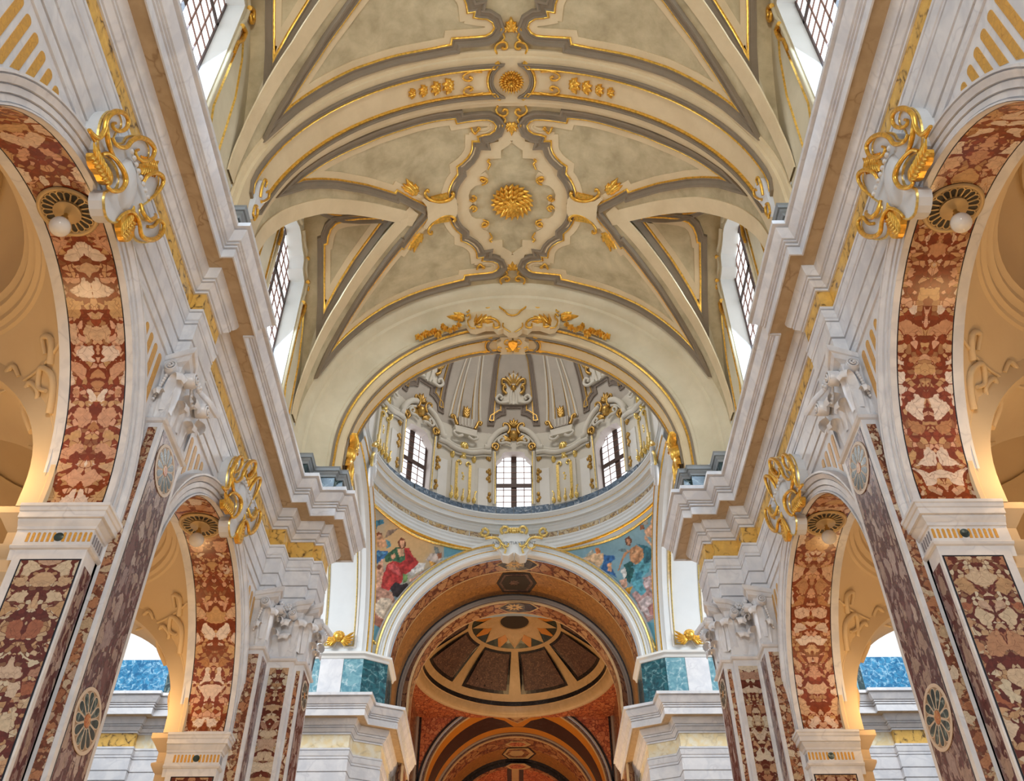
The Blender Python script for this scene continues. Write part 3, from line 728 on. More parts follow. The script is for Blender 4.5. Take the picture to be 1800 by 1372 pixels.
def panels(c):
    for mir in (False, True):
        if c == BAYS[0] and not mir: continue      # the near half of the first bay is above the camera, out of view
        P = [(a + c - YB, b) for a, b in A_uv]
        if mir: P = mirror_y(P, c)
        D = dens(P); sg = -1 if mir else 1
        def pr(pf): return [(o * sg, h) for o, h in pf]
        strip(MB(), D, pr(TAUPE), VF).build('panel_moulding', 'taupe', CEIL, 35)
        strip(MB(), D, pr(GOLD), VF).build('gilt_bead', 'gold', CEIL, 60)
        strip(MB(), D, pr(FILLET), VF).build('panel_fillet', 'cream', CEIL, 35)
for c in BAYS: both(panels, c)
# ---- raised cream plate round the central field of a bay
IN_px = R1((1525, 588), (1470, 640), (1375, 705), (1375, 800), (1250, 808), (1245, 860), (1200, 935), (1120, 1000), (1180, 965), (1222, 1020), (1215, 1070), (1160, 1110), (1060, 1135), (1005, 1185), (982, 1250), (995, 1305), (1040, 1345), (1075, 1366))
IN_uv = [hit_cyl(*p) for p in IN_px]
def central(c):
    inn = [(a + c - YB, b) for a, b in IN_uv]
    full = inn + list(reversed(mirror_y(inn, c)))
    left = full; hole = left + [(a, -b) for a, b in reversed(left)]
    o = [(c - 2.05, .28), (c - 1.62, .30), (c - 1.5, .9), (c - 1.22, 1.02), (c - 1.1, 1.2), (c - .85, 1.12), (c - .6, 1.4), (c, 1.5)]
    o = o + list(reversed(mirror_y(o, c)))[1:]
    outl = o + [(a, -b) for a, b in reversed(o)]
    patch(MB(), resample(outl, .2, True), VF, 0, .035, .3, [resample(hole, .15, True)]).build('central_plate', 'cream', CEIL)
for c in BAYS[1:]: central(c)
def gilt_scroll(P, fn, parent, r0=.035, r1=.02, h=.05, name='gilt_scroll', m='gold', n=4):
    return scroll(MB(), smooth_path(P, n), fn, r0, r1, h).build(name, m, parent, 80)
def inner_scrolls(c):
    """gilt C and S scrolls on the rim of the central field"""
    for mir in (False, True):
        def tr(px): 
            P = [hit_cyl(*p) for p in px]; return mirror_y(P, c) if mir else P
        for px in (R1((1235, 805), (1215, 830), (1235, 850), (1243, 870), (1215, 930)), R1((1130, 1050), (1150, 1075), (1185, 1060), (1170, 1025), (1125, 1030)),
                   R1((1120, 1035), (1160, 1025), (1205, 1050), (1195, 1090), (1140, 1118)), R1((1030, 1270), (1045, 1300), (1075, 1275), (1050, 1245), (1020, 1250)), R1((1000, 1290), (1020, 1310), (1060, 1300), (1075, 1270))):
            gilt_scroll(tr(px), VF, CEIL, .032, .02, .06)
        # crescent shell and leaf on the corner plaque, fleuron towards the groin
        cr = tr(R1((490, 1200), (485, 1170), (455, 1190), (452, 1230), (490, 1275), (560, 1305), (640, 1315), (720, 1300), (775, 1265), (795, 1225), (775, 1200)))
        gilt_scroll(cr, VF, CEIL, .03, .045, .07)
        sh = tr(R1((520, 1270), (620, 1245), (720, 1215), (740, 1260), (700, 1290), (620, 1300), (550, 1290)))
        patch(MB(), sh, VF, 0, .06, .2).build('gilt_shell', 'gold', CEIL)
        lf = MB(); b = tr(R1((350, 1240)))[0]
        for ax, ay in ((230, 1050), (190, 1110), (300, 1110), (345, 1110), (165, 1140), (240, 1180)):
            e = tr(R1((ax, ay)))[0]; leaf(lf, VF, b, math.atan2(e[1] - b[1], e[0] - b[0]), math.hypot(e[0] - b[0], e[1] - b[1]), .16, .07)
        lf.build('gilt_leaf', 'gold', CEIL, 70)
        for px in (R1((500, 1345), (535, 1340), (555, 1365), (535, 1385), (510, 1370)),):
            gilt_scroll(tr(px), VF, CEIL, .03, .02, .06)
        hook = tr(R1((1015, 430), (1030, 470), (1060, 500), (1090, 470), (1120, 440), (1100, 425), (1085, 450)))
        gilt_scroll(hook, VF, CEIL, .03, .02, .05)
        lip = tr(R1((1095, 485), (1180, 490), (1250, 450), (1255, 410), (1240, 385)))
        gilt_scroll(lip, VF, CEIL, .02, .02, .03, 'stucco_hook', 'cream')
    pl = [hit_cyl(*p) for p in R1((470, 1370), (400, 1290), (430, 1270), (500, 1310), (620, 1330), (760, 1290), (800, 1240), (830, 1290), (850, 1400))]
    pl = pl + list(reversed(mirror_y(pl, c)))
    patch(MB(), resample(pl, .2, True), VF, 0, .09, .2).build('corner_plaque', 'cream', CEIL)
both(inner_scrolls, YB)
def fleuron(y0, sg, s=1.0):
    """gilt leaf with paired scrolls on the crown of the vault"""
    for k in (-1, 1):
        gilt_scroll([(y0 + sg * a * s, k * b * s) for a, b in ((.0, .30), (.12, .34), (.22, .28), (.26, .16), (.2, .09), (.12, .1), (.1, .16), (.14, .19))], VF, CEIL, .025, .03, .05)
        gilt_scroll([(y0 + sg * a * s, k * b * s) for a, b in ((.27, .2), (.34, .14), (.42, .16), (.5, .2), (.56, .16), (.52, .11), (.47, .13))], VF, CEIL, .022, .028, .05)
    lf = MB()
    for a, l in ((0, .3), (.5, .22), (-.5, .22), (.95, .15), (-.95, .15)):
        leaf(lf, VF, (y0 + sg * .48 * s, 0), (0 if sg > 0 else PI) + a, l * s, .14 * s, .08)
    lf.build('gilt_leaf', 'gold', CEIL, 70)
fleuron(11.0, 1); fleuron(16.1, -1, .95); fleuron(9.8, -1)
# ---- rosettes
def rosette(name, label, c, R, fn, layers, parent_m='gold', base=None):
    p = fn(c[0], c[1], 0); t = thing(name, label, 'rosette', p)
    blob(MB(), fn, c, R * .8, R * .8, .09, 0, 20).build('boss', 'gold', t, 60)
    for r0, r1, n, h, tw, w in layers:
        for k in range(n):
            a = 2 * PI * (k + .5 * (n % 2)) / n; b = (c[0] + r0 * R * math.cos(a), c[1] + r0 * R * math.sin(a))
            leaf(MB(), lambda q, s, hh: fn(q, s, hh + h), b, a + tw, (r1 - r0) * R, w * R, .05, 2, 6, .03).build('petal', 'gold', t, 80)
    blob(MB(), lambda q, s, hh: fn(q, s, hh + .2), c, R * .16, R * .16, .06, 0, 12).build('heart', 'gold', t, 80)
cr = hit_cyl(904.5, 352); 
rosette('gilt_rosette', 'large gilt rosette of twisted leaves at the centre of the vault', (cr[0], 0), .50, VF, [(.50, 1.08, 22, .05, .6, .34), (.36, .92, 18, .11, .6, .32), (.2, .70, 14, .16, .6, .30), (.06, .46, 9, .21, .6, .26)])
RF = cyl(4.73)
rosette('gilt_roundel', 'round gilt flower on the crown of the transverse rib', (YR, 0), .27, RF, [(.62, 1.0, 24, .04, 0, .22), (.34, .66, 16, .08, 0, .2), (.1, .34, 10, .12, 0, .18)])
# ---- transverse rib over the single pilasters
def rib():
    prof = [(9.72, 4.85), (9.74, 4.80), (9.84, 4.78), (9.86, 4.73), (10.90, 4.73), (10.92, 4.78), (11.02, 4.80), (11.04, 4.85)]
    rows = []
    for k in range(73):
        th = -PI / 2 + PI * k / 72; rows.append([(r * math.sin(th), y, ZC + r * math.cos(th)) for y, r in prof])
    for s in (0, -1):
        q = [(p[0], p[1], 12.33) for p in rows[s]]
        if s == 0: rows.insert(0, q)
        else: rows.append(q)
    MB().grid(rows).build('transverse_rib', 'cream', CEIL, 35)
rib()
def rib_panel():
    t0, t1 = YR - .40, YR + .40; b1 = 4.73 * math.radians(83)
    P = [(t1, .13)] + [(t1, .17 + (b1 - .17) * k / 24) for k in range(1, 24)] + [(t1 - .02, b1), (YR + .25, b1 + .18), (YR, b1 + .25), (YR - .25, b1 + .18), (t0 + .02, b1)] + [(t0, b1 - (b1 - .17) * k / 24) for k in range(1, 24)] + [(t0, .13)]
    e = [(YR + .385 * math.sin(a), .385 * math.cos(a)) for a in [-1.15 + 2.3 * k / 12 for k in range(13)]]
    P = P + e
    sg = -1 if area2(P) > 0 else 1
    strip(MB(), P, [(o * sg, h) for o, h in ((0, 0), (0, .05), (.03, .055), (.05, .03), (.085, .045), (.10, 0))], RF, True).build('panel_moulding', 'taupe', CEIL, 35)
    strip(MB(), P, [(o * sg, h) for o, h in ((.09, 0), (.10, .04), (.125, .05), (.14, .03), (.15, 0))], RF, True).build('gilt_bead', 'gold', CEIL, 60)
    # garland of gilt flowers
    for k, s in enumerate((1.35, 1.62, 1.90, 2.15)):
        f = MB(); sz = (.17, .15, .13, .11)[k]
        for a in (-.9, -.3, .3, .9): leaf(f, RF, (YR, s - sz * .5), PI / 2 + a, sz * 1.4, sz * .9, .09)
        blob(f, RF, (YR, s - sz * .2), sz * .4, sz * .4, .12).build('gilt_flower', 'gold', CEIL, 70)
    for sg in (-1, 1):
        gilt_scroll([(YR + sg * a, b) for a, b in ((.24, .62), (.27, .85), (.2, 1.02), (.1, 1.0), (.07, .88), (.13, .84), (.16, .9))], RF, CEIL, .02, .03, .04)
both(rib_panel)
# ---- green attic blocks on the cornice carrying the ribs
def attic(path, lab, grp):
    t = thing('attic_block', lab, 'plinth', (path[1][0], path[1][1], 12.33), grp)
    plan_z(MB(), path, [(0, 12.32), (0, 13.12)]).build('block', 'green', t)
    plan_z(MB(), path, [(0, 12.33), (.03, 12.33), (.03, 12.42), (0, 12.44)]).build('foot_moulding', 'greystone', t, 30)
    plan_z(MB(), path, [(0, 13.08), (.02, 13.08), (.03, 13.13), (.06, 13.16), (.07, 13.2), (.10, 13.2), (.10, 13.27), (.12, 13.30), (-.3, 13.31)]).build('cap_moulding', 'greystone', t, 30)
M['greystone'] = plaster('grey stone', (.22, .24, .25), (.30, .32, .33), 1.2, .5, .03)
both(attic, [(-4.85, 9.80), (-4.60, 9.80), (-4.60, 10.96), (-4.85, 10.96)], 'dark green marble block with grey cap under the transverse rib', 'attic blocks under the rib')
both(attic, [(-4.85, 16.42), (-4.52, 16.42), (-4.52, 16.90), (-3.98, 16.90), (-3.98, 17.03), (-3.82, 17.03), (-3.82, 17.75)], 'stepped dark green marble block with grey cap under the crossing arch', 'attic blocks under the crossing arch')
# ---- crossing arch
XA = [(16.10, 4.86), (16.16, 4.80), (16.22, 4.74), (16.40, 4.70), (16.44, 4.64), (16.50, 4.62), (16.60, 4.58), (16.70, 4.48), (16.78, 4.34), (16.81, 4.22), (16.84, 4.20), (16.84, 4.15), (16.88, 4.14)]
XB = [(16.88, 4.14), (16.90, 4.09), (16.95, 4.05), (16.98, 4.05)]
XC = [(16.98, 4.05), (17.0, 4.0), (17.02, 3.93), (17.06, 3.90), (17.72, 3.90), (17.75, 3.93), (17.75, 4.6)]
def ring(prof, n=72, z0=13.3, zc=ZC, a0=-90, a1=90):
    rows = [[(r * math.sin(th), y, zc + r * math.cos(th)) for y, r in prof] for th in [math.radians(a0 + (a1 - a0) * k / n) for k in range(n + 1)]]
    if z0 is not None:
        rows.insert(0, [(p[0], p[1], z0) for p in rows[0]]); rows.append([(p[0], p[1], z0) for p in rows[-1]])
    return MB().grid(rows)
XARCH = thing('crossing_arch', 'broad stucco arch with gilt cartouche opening into the domed crossing', 'arch', (0, 17, 13.3))
ring(XA).build('arch_cove', 'pale', XARCH, 35); ring(XB).build('arch_moulding', 'taupe', XARCH, 35); ring(XC).build('arch_soffit', 'cream', XARCH, 35)
ring([(16.905, 4.085), (16.915, 4.06), (16.935, 4.055), (16.945, 4.045)]).build('gilt_bead', 'gold', XARCH, 60)
XF = cyl(3.90)
def x_panel():
    t0, t1 = 17.12, 17.66; s0 = .42; s1 = 3.9 * PI / 2 + .3
    P = [(t1, s0 - .1)] + [(t1, s0 + (s1 - s0) * k / 24) for k in range(25)] + [(t0, s1 - (s1 - s0) * k / 24) for k in range(25)] + [(t0, s0 - .1)]
    P += [(17.39 + .24 * math.sin(a), s0 - .05 + .26 * math.cos(a)) for a in [-1.1 + 2.2 * k / 8 for k in range(9)]]
    sg = -1 if area2(P) > 0 else 1
    strip(MB(), P, [(o * sg, h) for o, h in ((0, 0), (0, .04), (.03, .05), (.05, .02), (.07, 0))], XF, True).build('panel_moulding', 'taupe', XARCH, 35)
    strip(MB(), P, [(o * sg, h) for o, h in ((.07, 0), (.08, .03), (.10, .03), (.11, 0))], XF, True).build('gilt_bead', 'gold', XARCH, 60)
both(x_panel)

# ---- small stucco and gilt ornaments at the springings
def rib_foot():
    b0 = 4.73 * math.radians(84)
    t = thing('rib_drop', 'small white stucco drop with gilt scrolls at the foot of the transverse rib', 'ornament', RF(YR, b0, 0), 'drops at the rib feet')
    patch(MB(), smooth_path([(YR - .20, b0 - .35), (YR, b0 - .5), (YR + .20, b0 - .35), (YR + .16, b0), (YR + .08, b0 + .35), (YR, b0 + .55), (YR - .08, b0 + .35), (YR - .16, b0)], 4, True), RF, 0, .10, .15).build('drop', 'silver', t)
    for s in (-1, 1):
        for P in ([(.05, -.05), (.14, -.2), (.2, -.4), (.1, -.46), (.06, -.36)], [(.02, .2), (.1, .3), (.06, .5), (.0, .45)]): gilt_scroll([(YR + s * a, b0 + b) for a, b in P], RF, t, .03, .02, .12)
both(rib_foot)
def gilt_bracket():
    b0 = 3.90 * math.radians(83)
    t = thing('gilt_bracket', 'gilt acanthus bracket at the springing of the crossing arch', 'ornament', XF(17.4, b0, 0), 'gilt brackets of the crossing arch')
    blob(MB(), XF, (17.4, b0 + .25), .22, .28, .22, 0, 14).build('boss', 'gold', t, 80)
    for k in range(9):
        a = -1.2 + 2.4 * k / 8; leaf(MB(), lambda p, q, h: XF(p, q, h + .05), (17.4, b0 + .1), -PI / 2 + a, .42, .16, .16).build('acanthus_leaf', 'gold', t, 80)
    for k in range(5):
        a = -.6 + 1.2 * k / 4; leaf(MB(), lambda p, q, h: XF(p, q, h + .05), (17.4, b0 + .35), PI / 2 + a, .6, .14, .14).build('acanthus_leaf', 'gold', t, 80)
    for s in (-1, 1): gilt_scroll([(17.4 + s * a, b0 + b) for a, b in ((.05, .5), (.18, .7), (.24, .95), (.14, 1.05), (.08, .95))], XF, t, .06, .04, .12)
both(gilt_bracket)
# ------------------------------------------------------------------ clerestory walls and windows
WINC = (6.93, 13.53)
HEAD = [(1.06, 16.95), (1.05, 17.05), (.86, 17.08), (.74, 17.14), (.68, 17.36), (.60, 17.44), (.40, 17.46), (.26, 17.52), (.12, 17.60), (0, 17.62)]
def win_outline(c, k=1.0, z0=12.75): 
    h = [(c + w * k, z) for w, z in HEAD]; g = [(c - w * k, z) for w, z in reversed(HEAD[:-1])]
    return [(c + HEAD[0][0] * k, z0)] + h + g + [(c - HEAD[0][0] * k, z0)]
WCOUNT = [0]
def upper_wall():
    nm = 'wall_upper_left' if SIDE < 0 else 'wall_upper_right'
    top = []; y0 = 2 * BAYS[0] - YR
    for c in BAYS:
        for k in range(33):
            w = -2.45 + 4.9 * k / 32; top.append((c + w, zwall(w) if abs(w) < 2.44 else ZC))
    out = [(y0, 12.3)] + [(y0, ZC)] + top + [(16.45, ZC), (16.45, 12.3)]
    fn = lambda a, b, h: (XL - .01 + h, a, b)
    w = patch(MB(), out, fn, 0, 0, .6, [win_outline(c) for c in WINC]).build(nm, 'pale', kind='structure')
    # gilt-lined panels beside the windows
    for c in WINC:
        for s in (-1, 1):
            P = [(c + s * a, z) for a, z in ((1.32, 16.55), (1.30, 14.0), (1.75, 12.75), (1.95, 13.6), (1.85, 15.2), (1.6, 16.1))]
            strip(MB(), P, [(-.02, 0), (0, .03), (.02, 0)], fn, True).build('gilt_bead', 'gold', w, 60)
            for q in ([(1.12, 17.1), (1.25, 17.3), (1.4, 17.2), (1.36, 17.02), (1.24, 17.04), (1.26, 17.14)], [(.75, 17.5), (.85, 17.75), (1.05, 17.75), (1.08, 17.58), (.96, 17.52), (.93, 17.62)], [(1.12, 16.4), (1.3, 16.5), (1.3, 16.2), (1.18, 15.9), (1.2, 15.6)]):
                gilt_scroll([(c + s * a, z) for a, z in q], fn, w, .05, .03, .06)
            gilt_scroll([(c + s * a, z) for a, z in ((.1, 17.75), (.4, 17.6), (.72, 17.62), (.86, 17.3), (1.14, 17.2), (1.2, 16.8), (1.14, 16.2), (1.12, 12.8))], fn, w, .06, .035, .02, 'window_surround', 'pale')
both(upper_wall)
def clerestory(c):
    WCOUNT[0] += 1
    o = win_outline(c); XG = -5.22
    W = MB().grid([[(XL - .01, a, b) for a, b in o], [(XG - .08, a, b) for a, b in o]], cu=True).build('window_%d' % WCOUNT[0], 'reveal', kind='structure', smooth=35)
    z0, z1, hw = 12.75, 17.65, 1.06; n = 6; m = 15
    f = MB()
    for y in (-hw, 0, hw): f.box((XG - .03, c + y - .05, z0), (XG + .03, c + y + .05, z1))
    for z in (z0, z0 + (z1 - z0) * .38, z0 + (z1 - z0) * .72, z1): f.box((XG - .03, c - hw, z - .05), (XG + .03, c + hw, z + .05))
    f.build('window_frame', 'frame', W)
    b = MB()
    for k in range(1, n): b.box((XG - .012, c - hw + 2 * hw * k / n - .018, z0), (XG + .02, c - hw + 2 * hw * k / n + .018, z1))
    for k in range(1, m): b.box((XG - .012, c - hw, z0 + (z1 - z0) * k / m - .018), (XG + .02, c + hw, z0 + (z1 - z0) * k / m + .018))
    b.build('glazing_bars', 'leads', W)
    pw, ph = 2 * hw / n, (z1 - z0) / m; me = None
    for i in range(n):
        for j in range(m):
            q = MB().box((XG - .006, c - hw + pw * i, z0 + ph * j), (XG + .002, c - hw + pw * (i + 1), z0 + ph * (j + 1))).build('pane', 'pane', W)
M['leads'] = plain('glazing bar', (.25, .13, .10), .5)
for c in WINC: both(clerestory, c)

# ------------------------------------------------------------------ keystone cartouches
CC = crop(140, 160, 4.9)
def cart_pts(*p): return [hit_x(u, v, -4.86) for u, v in CC(*p)]
C_BODY = cart_pts((150, 430), (160, 330), (190, 245), (245, 200), (315, 215), (330, 290), (280, 350), (262, 420), (300, 470), (360, 470), (395, 420), (470, 410), (550, 450), (570, 540), (500, 610), (490, 680), (505, 770), (560, 720), (640, 720), (655, 790), (605, 900), (525, 960), (492, 1010), (500, 1090), (560, 1140), (650, 1120), (672, 1180), (625, 1260), (530, 1282), (460, 1245), (445, 1130), (400, 1060), (330, 1075), (280, 1110), (215, 1060), (205, 900), (300, 865), (328, 760), (300, 640), (235, 560), (165, 520))
C_SCR = [((100, 430), (40, 335), (65, 375), (110, 405), (148, 340), (165, 240), (230, 180), (310, 190), (352, 250), (340, 320), (290, 345), (245, 320), (248, 282), (282, 276)),
         ((268, 572), (205, 500), (168, 400), (172, 300), (205, 235)),
         ((255, 400), (265, 450), (300, 482), (350, 482), (385, 430), (450, 400), (530, 430), (582, 500), (562, 580), (500, 600), (450, 570), (445, 520), (482, 505)),
         ((165, 545), (205, 540), (262, 600), (312, 690), (328, 780), (292, 850), (230, 862), (198, 825), (232, 795)),
         ((520, 790), (540, 730), (600, 703), (652, 740), (658, 800), (622, 880), (570, 935)),
         ((500, 970), (498, 1060), (540, 1112), (600, 1085), (625, 1060)),
         ((560, 1165), (600, 1165), (642, 1112), (674, 1150), (655, 1220), (592, 1272), (520, 1278), (468, 1240), (455, 1150), (438, 1080), (395, 1036), (335, 1062), (298, 1112))]
C_GOLD = [((85, 535), (130, 555), (205, 640), (255, 720), (245, 805), (190, 795), (150, 720), (95, 640)), ((485, 630), (600, 615), (655, 600), (640, 650), (650, 690), (560, 700), (505, 715)), ((330, 1090), (400, 1055), (445, 1080), (445, 1190), (420, 1275), (370, 1298), (340, 1230), (325, 1150))]
def cartouche(i):
    dy = (0, 6.72)[i]
    fn = lambda a, b, h: (-4.90 + h, a + dy, b)
    cy = sum(p[0] for p in C_BODY) / len(C_BODY) + dy
    t = thing('scroll_cartouche', ('white and gilt scroll cartouche on the arch keystone before the single pilaster', 'white and gilt scroll cartouche on the arch keystone next to the crossing pier')[i], 'cartouche', (-4.9, cy, 9.9), 'keystone cartouches of bay %d' % (i + 1))
    body = smooth_path(C_BODY, 3, True); sgn = 1 if area2(body) > 0 else -1
    body = [(p[0] + o[0] * .035 * sgn, p[1] + o[1] * .035 * sgn) for p, o in zip(body, offsets(body, True))]
    patch(MB(), body, fn, -.12, .06, .12).build('shield', 'silver', t)
    strip(MB(), body, [(.012 * sgn, .05), (.006 * sgn, .075), (-.012 * sgn, .075), (-.016 * sgn, .058)], fn, True).build('shield_rim', 'gold_pale', t, 60)
    blob(MB(), lambda a, b, h: fn(a, b, h + .05), cart_pts((390, 800))[0], .26, .40, .09, .25, 18).build('shield_boss', 'silver', t, 80)
    for k, s in enumerate(C_SCR):
        P = smooth_path(cart_pts(*s), 4); n = len(P)
        MB().tube([fn(p[0], p[1], .08 + .06 * math.sin(PI * j / (n - 1))) for j, p in enumerate(P)], [.036 - .016 * abs(2 * j / (n - 1) - .9) for j in range(n)], 8).build('gilt_scroll', 'gold', t, 80)
    for s in C_GOLD:
        P = cart_pts(*s); patch(MB(), smooth_path(P, 3, True), fn, 0, .085, .1).build('gilt_leaf_ground', 'gold', t)
        cx = sum(p[0] for p in P) / len(P); cz = sum(p[1] for p in P) / len(P); m = MB()
        a0 = max(P, key=lambda p: (p[0] - cx) ** 2 + (p[1] - cz) ** 2); ang = math.atan2(a0[1] - cz, a0[0] - cx)
        for j in range(7):
            f = -1 + 2 * j / 6; b = (cx + math.cos(ang) * .22 * f, cz + math.sin(ang) * .22 * f)
            for sg in (-1, 1): leaf(m, lambda a, b_, h: fn(a, b_, h + .075), b, ang + sg * .8, .17, .07, .035, 2, 6)
        m.build('gilt_leaf', 'gold', t, 80)
    ch = MB()
    for j in range(8):
        f = j / 7; p = cart_pts((385 + 140 * f, 520 + 390 * f))[0]; blob(ch, lambda a, b, h: fn(a, b, h + .13), p, .05, .036, .03, .6, 8)
    ch.build('husk_chain', 'silver', t, 80)
for i in (0, 1): both(cartouche, i)

# ------------------------------------------------------------------ ceiling roses with globe lamps
def lamp(i):
    yc = ARCHES[i] ; zt = Z_A + R_A - .004; x = -5.42
    t = thing('ceiling_lamp', ('opal globe lamp on a pierced gilt rose under the arch before the single pilaster', 'opal globe lamp on a pierced gilt rose under the arch next to the crossing pier')[i], 'lamp', (x, yc, zt), 'globe lamps of bay %d' % (i + 1))
    def fn(a, b, h): 
        return (x + a, yc + b, Z_A - .004 + math.sqrt(R_A ** 2 - b * b) - h)
    R = .37
    C0 = arc((0, 0), R, 0, 2 * PI, 40)[:-1]
    patch(MB(), C0, fn, 0, .012, .15).build('rose_plate', 'roseback', t)
    strip(MB(), C0, [(-.0, .01), (-.01, .035), (-.035, .045), (-.06, .03), (-.065, .01)], fn, True).build('rose_rim', 'rosegilt', t, 60)
    for k in range(20):
        a = 2 * PI * k / 20; w = .042; ca, sa = math.cos(a), math.sin(a)
        pl = [(R * .42, -w * .5)] + [(R * .72 + w * math.sin(q), -w * math.cos(q)) for q in [PI * j / 6 for j in range(7)]] + [(R * .42, w * .5)]
        P = [(u * ca - v * sa, u * sa + v * ca) for u, v in pl]
        strip(MB(), P, [(-.009, .012), (-.006, .028), (.006, .028), (.009, .012)], fn, True).build('rose_petal', 'rosegilt', t, 60)
    MB().lathe([(0.001, -.02), (.14, -.02), (.165, -.035), (.17, -.055), (.15, -.07), (.06, -.075), (.03, -.09), (.001, -.09)], (x, yc, zt)).build('canopy', 'rosegilt', t, 50)
    MB().lathe([(.03, -.08), (.022, -.12), (.045, -.15), (.05, -.19), (.06, -.20), (.06, -.215), (.02, -.22)], (x, yc, zt), seg=16).build('socket', 'brass', t, 50)
    MB().ball((x, yc, zt - .325), .125, 24, 16).build('globe', 'globe', t, 180)
M['roseback'] = plain('dark rose ground', (.035, .03, .022), .5); M['rosegilt'] = plain('dull gilt', (.55, .40, .20), .4, .3)
for i in (0, 1): both(lamp, i)

# ------------------------------------------------------------------ cartouche on the crossing arch
XC9 = crop(720, 490, 9.0)
def xp(*p): return [hit_y(u, v, 16.72) for u, v in XC9(*p)]
def fx(a, b, h): return (a, 16.74 - h, b)
XCART = thing('arch_cartouche', 'stucco cartouche with shell, gilt leaves and flower garlands on the crossing arch', 'cartouche', (0, 16.74, 17.9))
def xcart():
    out = xp((1665, 270), (1560, 280), (1440, 275), (1390, 330), (1350, 450), (1250, 500), (1100, 525), (960, 520), (880, 600), (890, 720), (960, 800), (1050, 815), (1200, 765), (1330, 765), (1400, 825), (1480, 800), (1560, 860), (1665, 870))
    out[0] = (0, out[0][1]); out[-1] = (0, out[-1][1])
    patch(MB(), out, fx, -.12, .05, .12).build('plate', 'cream', XCART)
    for s, m, r in ((((1385, 340), (1430, 290), (1520, 300), (1560, 370), (1520, 420), (1460, 400)), 'gold', .03), (((1400, 380), (1420, 470), (1500, 530), (1560, 590), (1665, 610)), 'gold', .025), (((1150, 440), (1180, 480), (1260, 485), (1340, 420), (1385, 320)), 'gold', .022),
                    (((840, 540), (850, 495), (920, 490), (940, 540), (900, 560)), 'gold', .03), (((900, 620), (950, 590), (960, 650), (920, 700), (960, 800), (1040, 810)), 'gold', .025),
                    (((1060, 780), (1130, 790), (1140, 720), (1200, 660), (1330, 660), (1410, 720), (1410, 790), (1340, 800), (1330, 740)), 'gold', .035), (((1480, 730), (1480, 790), (1560, 850), (1600, 870)), 'gold', .02)):
        gilt_scroll(xp(*s), fx, XCART, r, r * .8, .09, 'gilt_scroll', m)
    for a, b in (((1040, 760), (1060, 570)), ((1060, 740), (1150, 570)), ((1090, 720), (1220, 580)), ((1130, 690), (1300, 610)), ((1170, 700), (1330, 700)),
                 ((870, 600), (720, 560)), ((860, 610), (640, 560)), ((850, 620), (580, 620)), ((860, 620), (700, 650)), ((860, 630), (760, 670)), ((1665, 390), (1665, 170)), ((1650, 380), (1570, 230)), ((1640, 390), (1545, 270))):
        p, q = xp(a, b); leaf(MB(), fx, p, math.atan2(q[1] - p[1], q[0] - p[0]), math.hypot(q[0] - p[0], q[1] - p[1]), .12, .14, 2, 7).build('gilt_leaf', 'gold', XCART, 80)
    g = [(780, 740), (710, 790), (640, 830), (560, 800), (480, 860), (400, 840), (300, 880), (260, 870), (180, 950), (140, 930), (530, 760), (450, 900), (350, 860), (230, 900)]
    for k, p in enumerate(g):
        c = xp(p)[0]; f = MB(); r = .10 if k % 2 else .075
        for j in range(5): leaf(f, fx, c, j * 2 * PI / 5 + k, r, r * .8, .12, 1, 5)
        blob(f, fx, c, r * .4, r * .4, .17).build('garland_flower', 'gold', XCART, 80)
    # keystone plaque on the soffit
    pl = [(17.08, .02), (17.08, .34), (17.2, .30), (17.3, .42), (17.5, .42), (17.6, .30), (17.70, .34), (17.70, .02)]
    patch(MB(), resample(pl, .15, True), XF, 0, .06, .15).build('keystone_plaque', 'cream', XCART)
    for P in ([(17.15, .12), (17.2, .2), (17.3, .22), (17.35, .14), (17.3, .1)], [(17.45, .3), (17.4, .38), (17.5, .4), (17.56, .32)]): gilt_scroll(P, XF, XCART, .02, .015, .07)
    lf = MB()
    for a, l in ((.5, .2), (1.1, .2), (1.8, .14)): leaf(lf, lambda p, q, h: XF(p, q, h + .05), (17.55, .03), PI - a, l, .1, .06)
    lf.build('gilt_leaf', 'gold', XCART, 80)
both(xcart)
patch(MB(), [(17.18, .0), (17.22, .12), (17.34, .11), (17.52, .0), (17.34, -.11), (17.22, -.12)], XF, .05, .12, .2).build('gilt_heart', 'gold', XCART)
# ------------------------------------------------------------------ crossing: drum, dome, pendentives
YD = 22.7; RD = 4.85; ZS = 23.3; CROSS = 27.6
def DR(a, b, h, R=RD):
    ph = a / R
    if b <= 0: r, z = R - h, ZS + b
    else:
        e = b / R; r, z = (R - h) * math.cos(e), ZS + (R - h) * math.sin(e)
    return (r * math.sin(ph), YD + r * math.cos(ph), z)
def hit_dome(u, v, R=RD):
    d = ray(u, v); A = d.x ** 2 + d.y ** 2; B = 2 * (CAMX * d.x - YD * d.y); C = CAMX ** 2 + YD ** 2 - R * R
    t = (-B + math.sqrt(max(0, B * B - 4 * A * C))) / (2 * A); p = (CAMX + d.x * t, d.y * t, d.z * t)
    if p[2] > ZS:
        A = d.x ** 2 + d.y ** 2 + d.z ** 2; B = 2 * (CAMX * d.x - YD * d.y - ZS * d.z); C = CAMX ** 2 + YD ** 2 + ZS ** 2 - R * R
        t = (-B + math.sqrt(max(0, B * B - 4 * A * C))) / (2 * A); p = (CAMX + d.x * t, d.y * t, d.z * t)
        e = math.asin(max(-1, min(1, (p[2] - ZS) / R)))
        return (R * math.atan2(p[0], p[1] - YD), e * R)
    return (R * math.atan2(p[0], p[1] - YD), p[2] - ZS)
D7 = crop(790, 730, 7.22); D6 = crop(640, 440, 2.859); D5 = crop(600, 560, 5.716)
def dp(px): return [hit_dome(*p) for p in px]
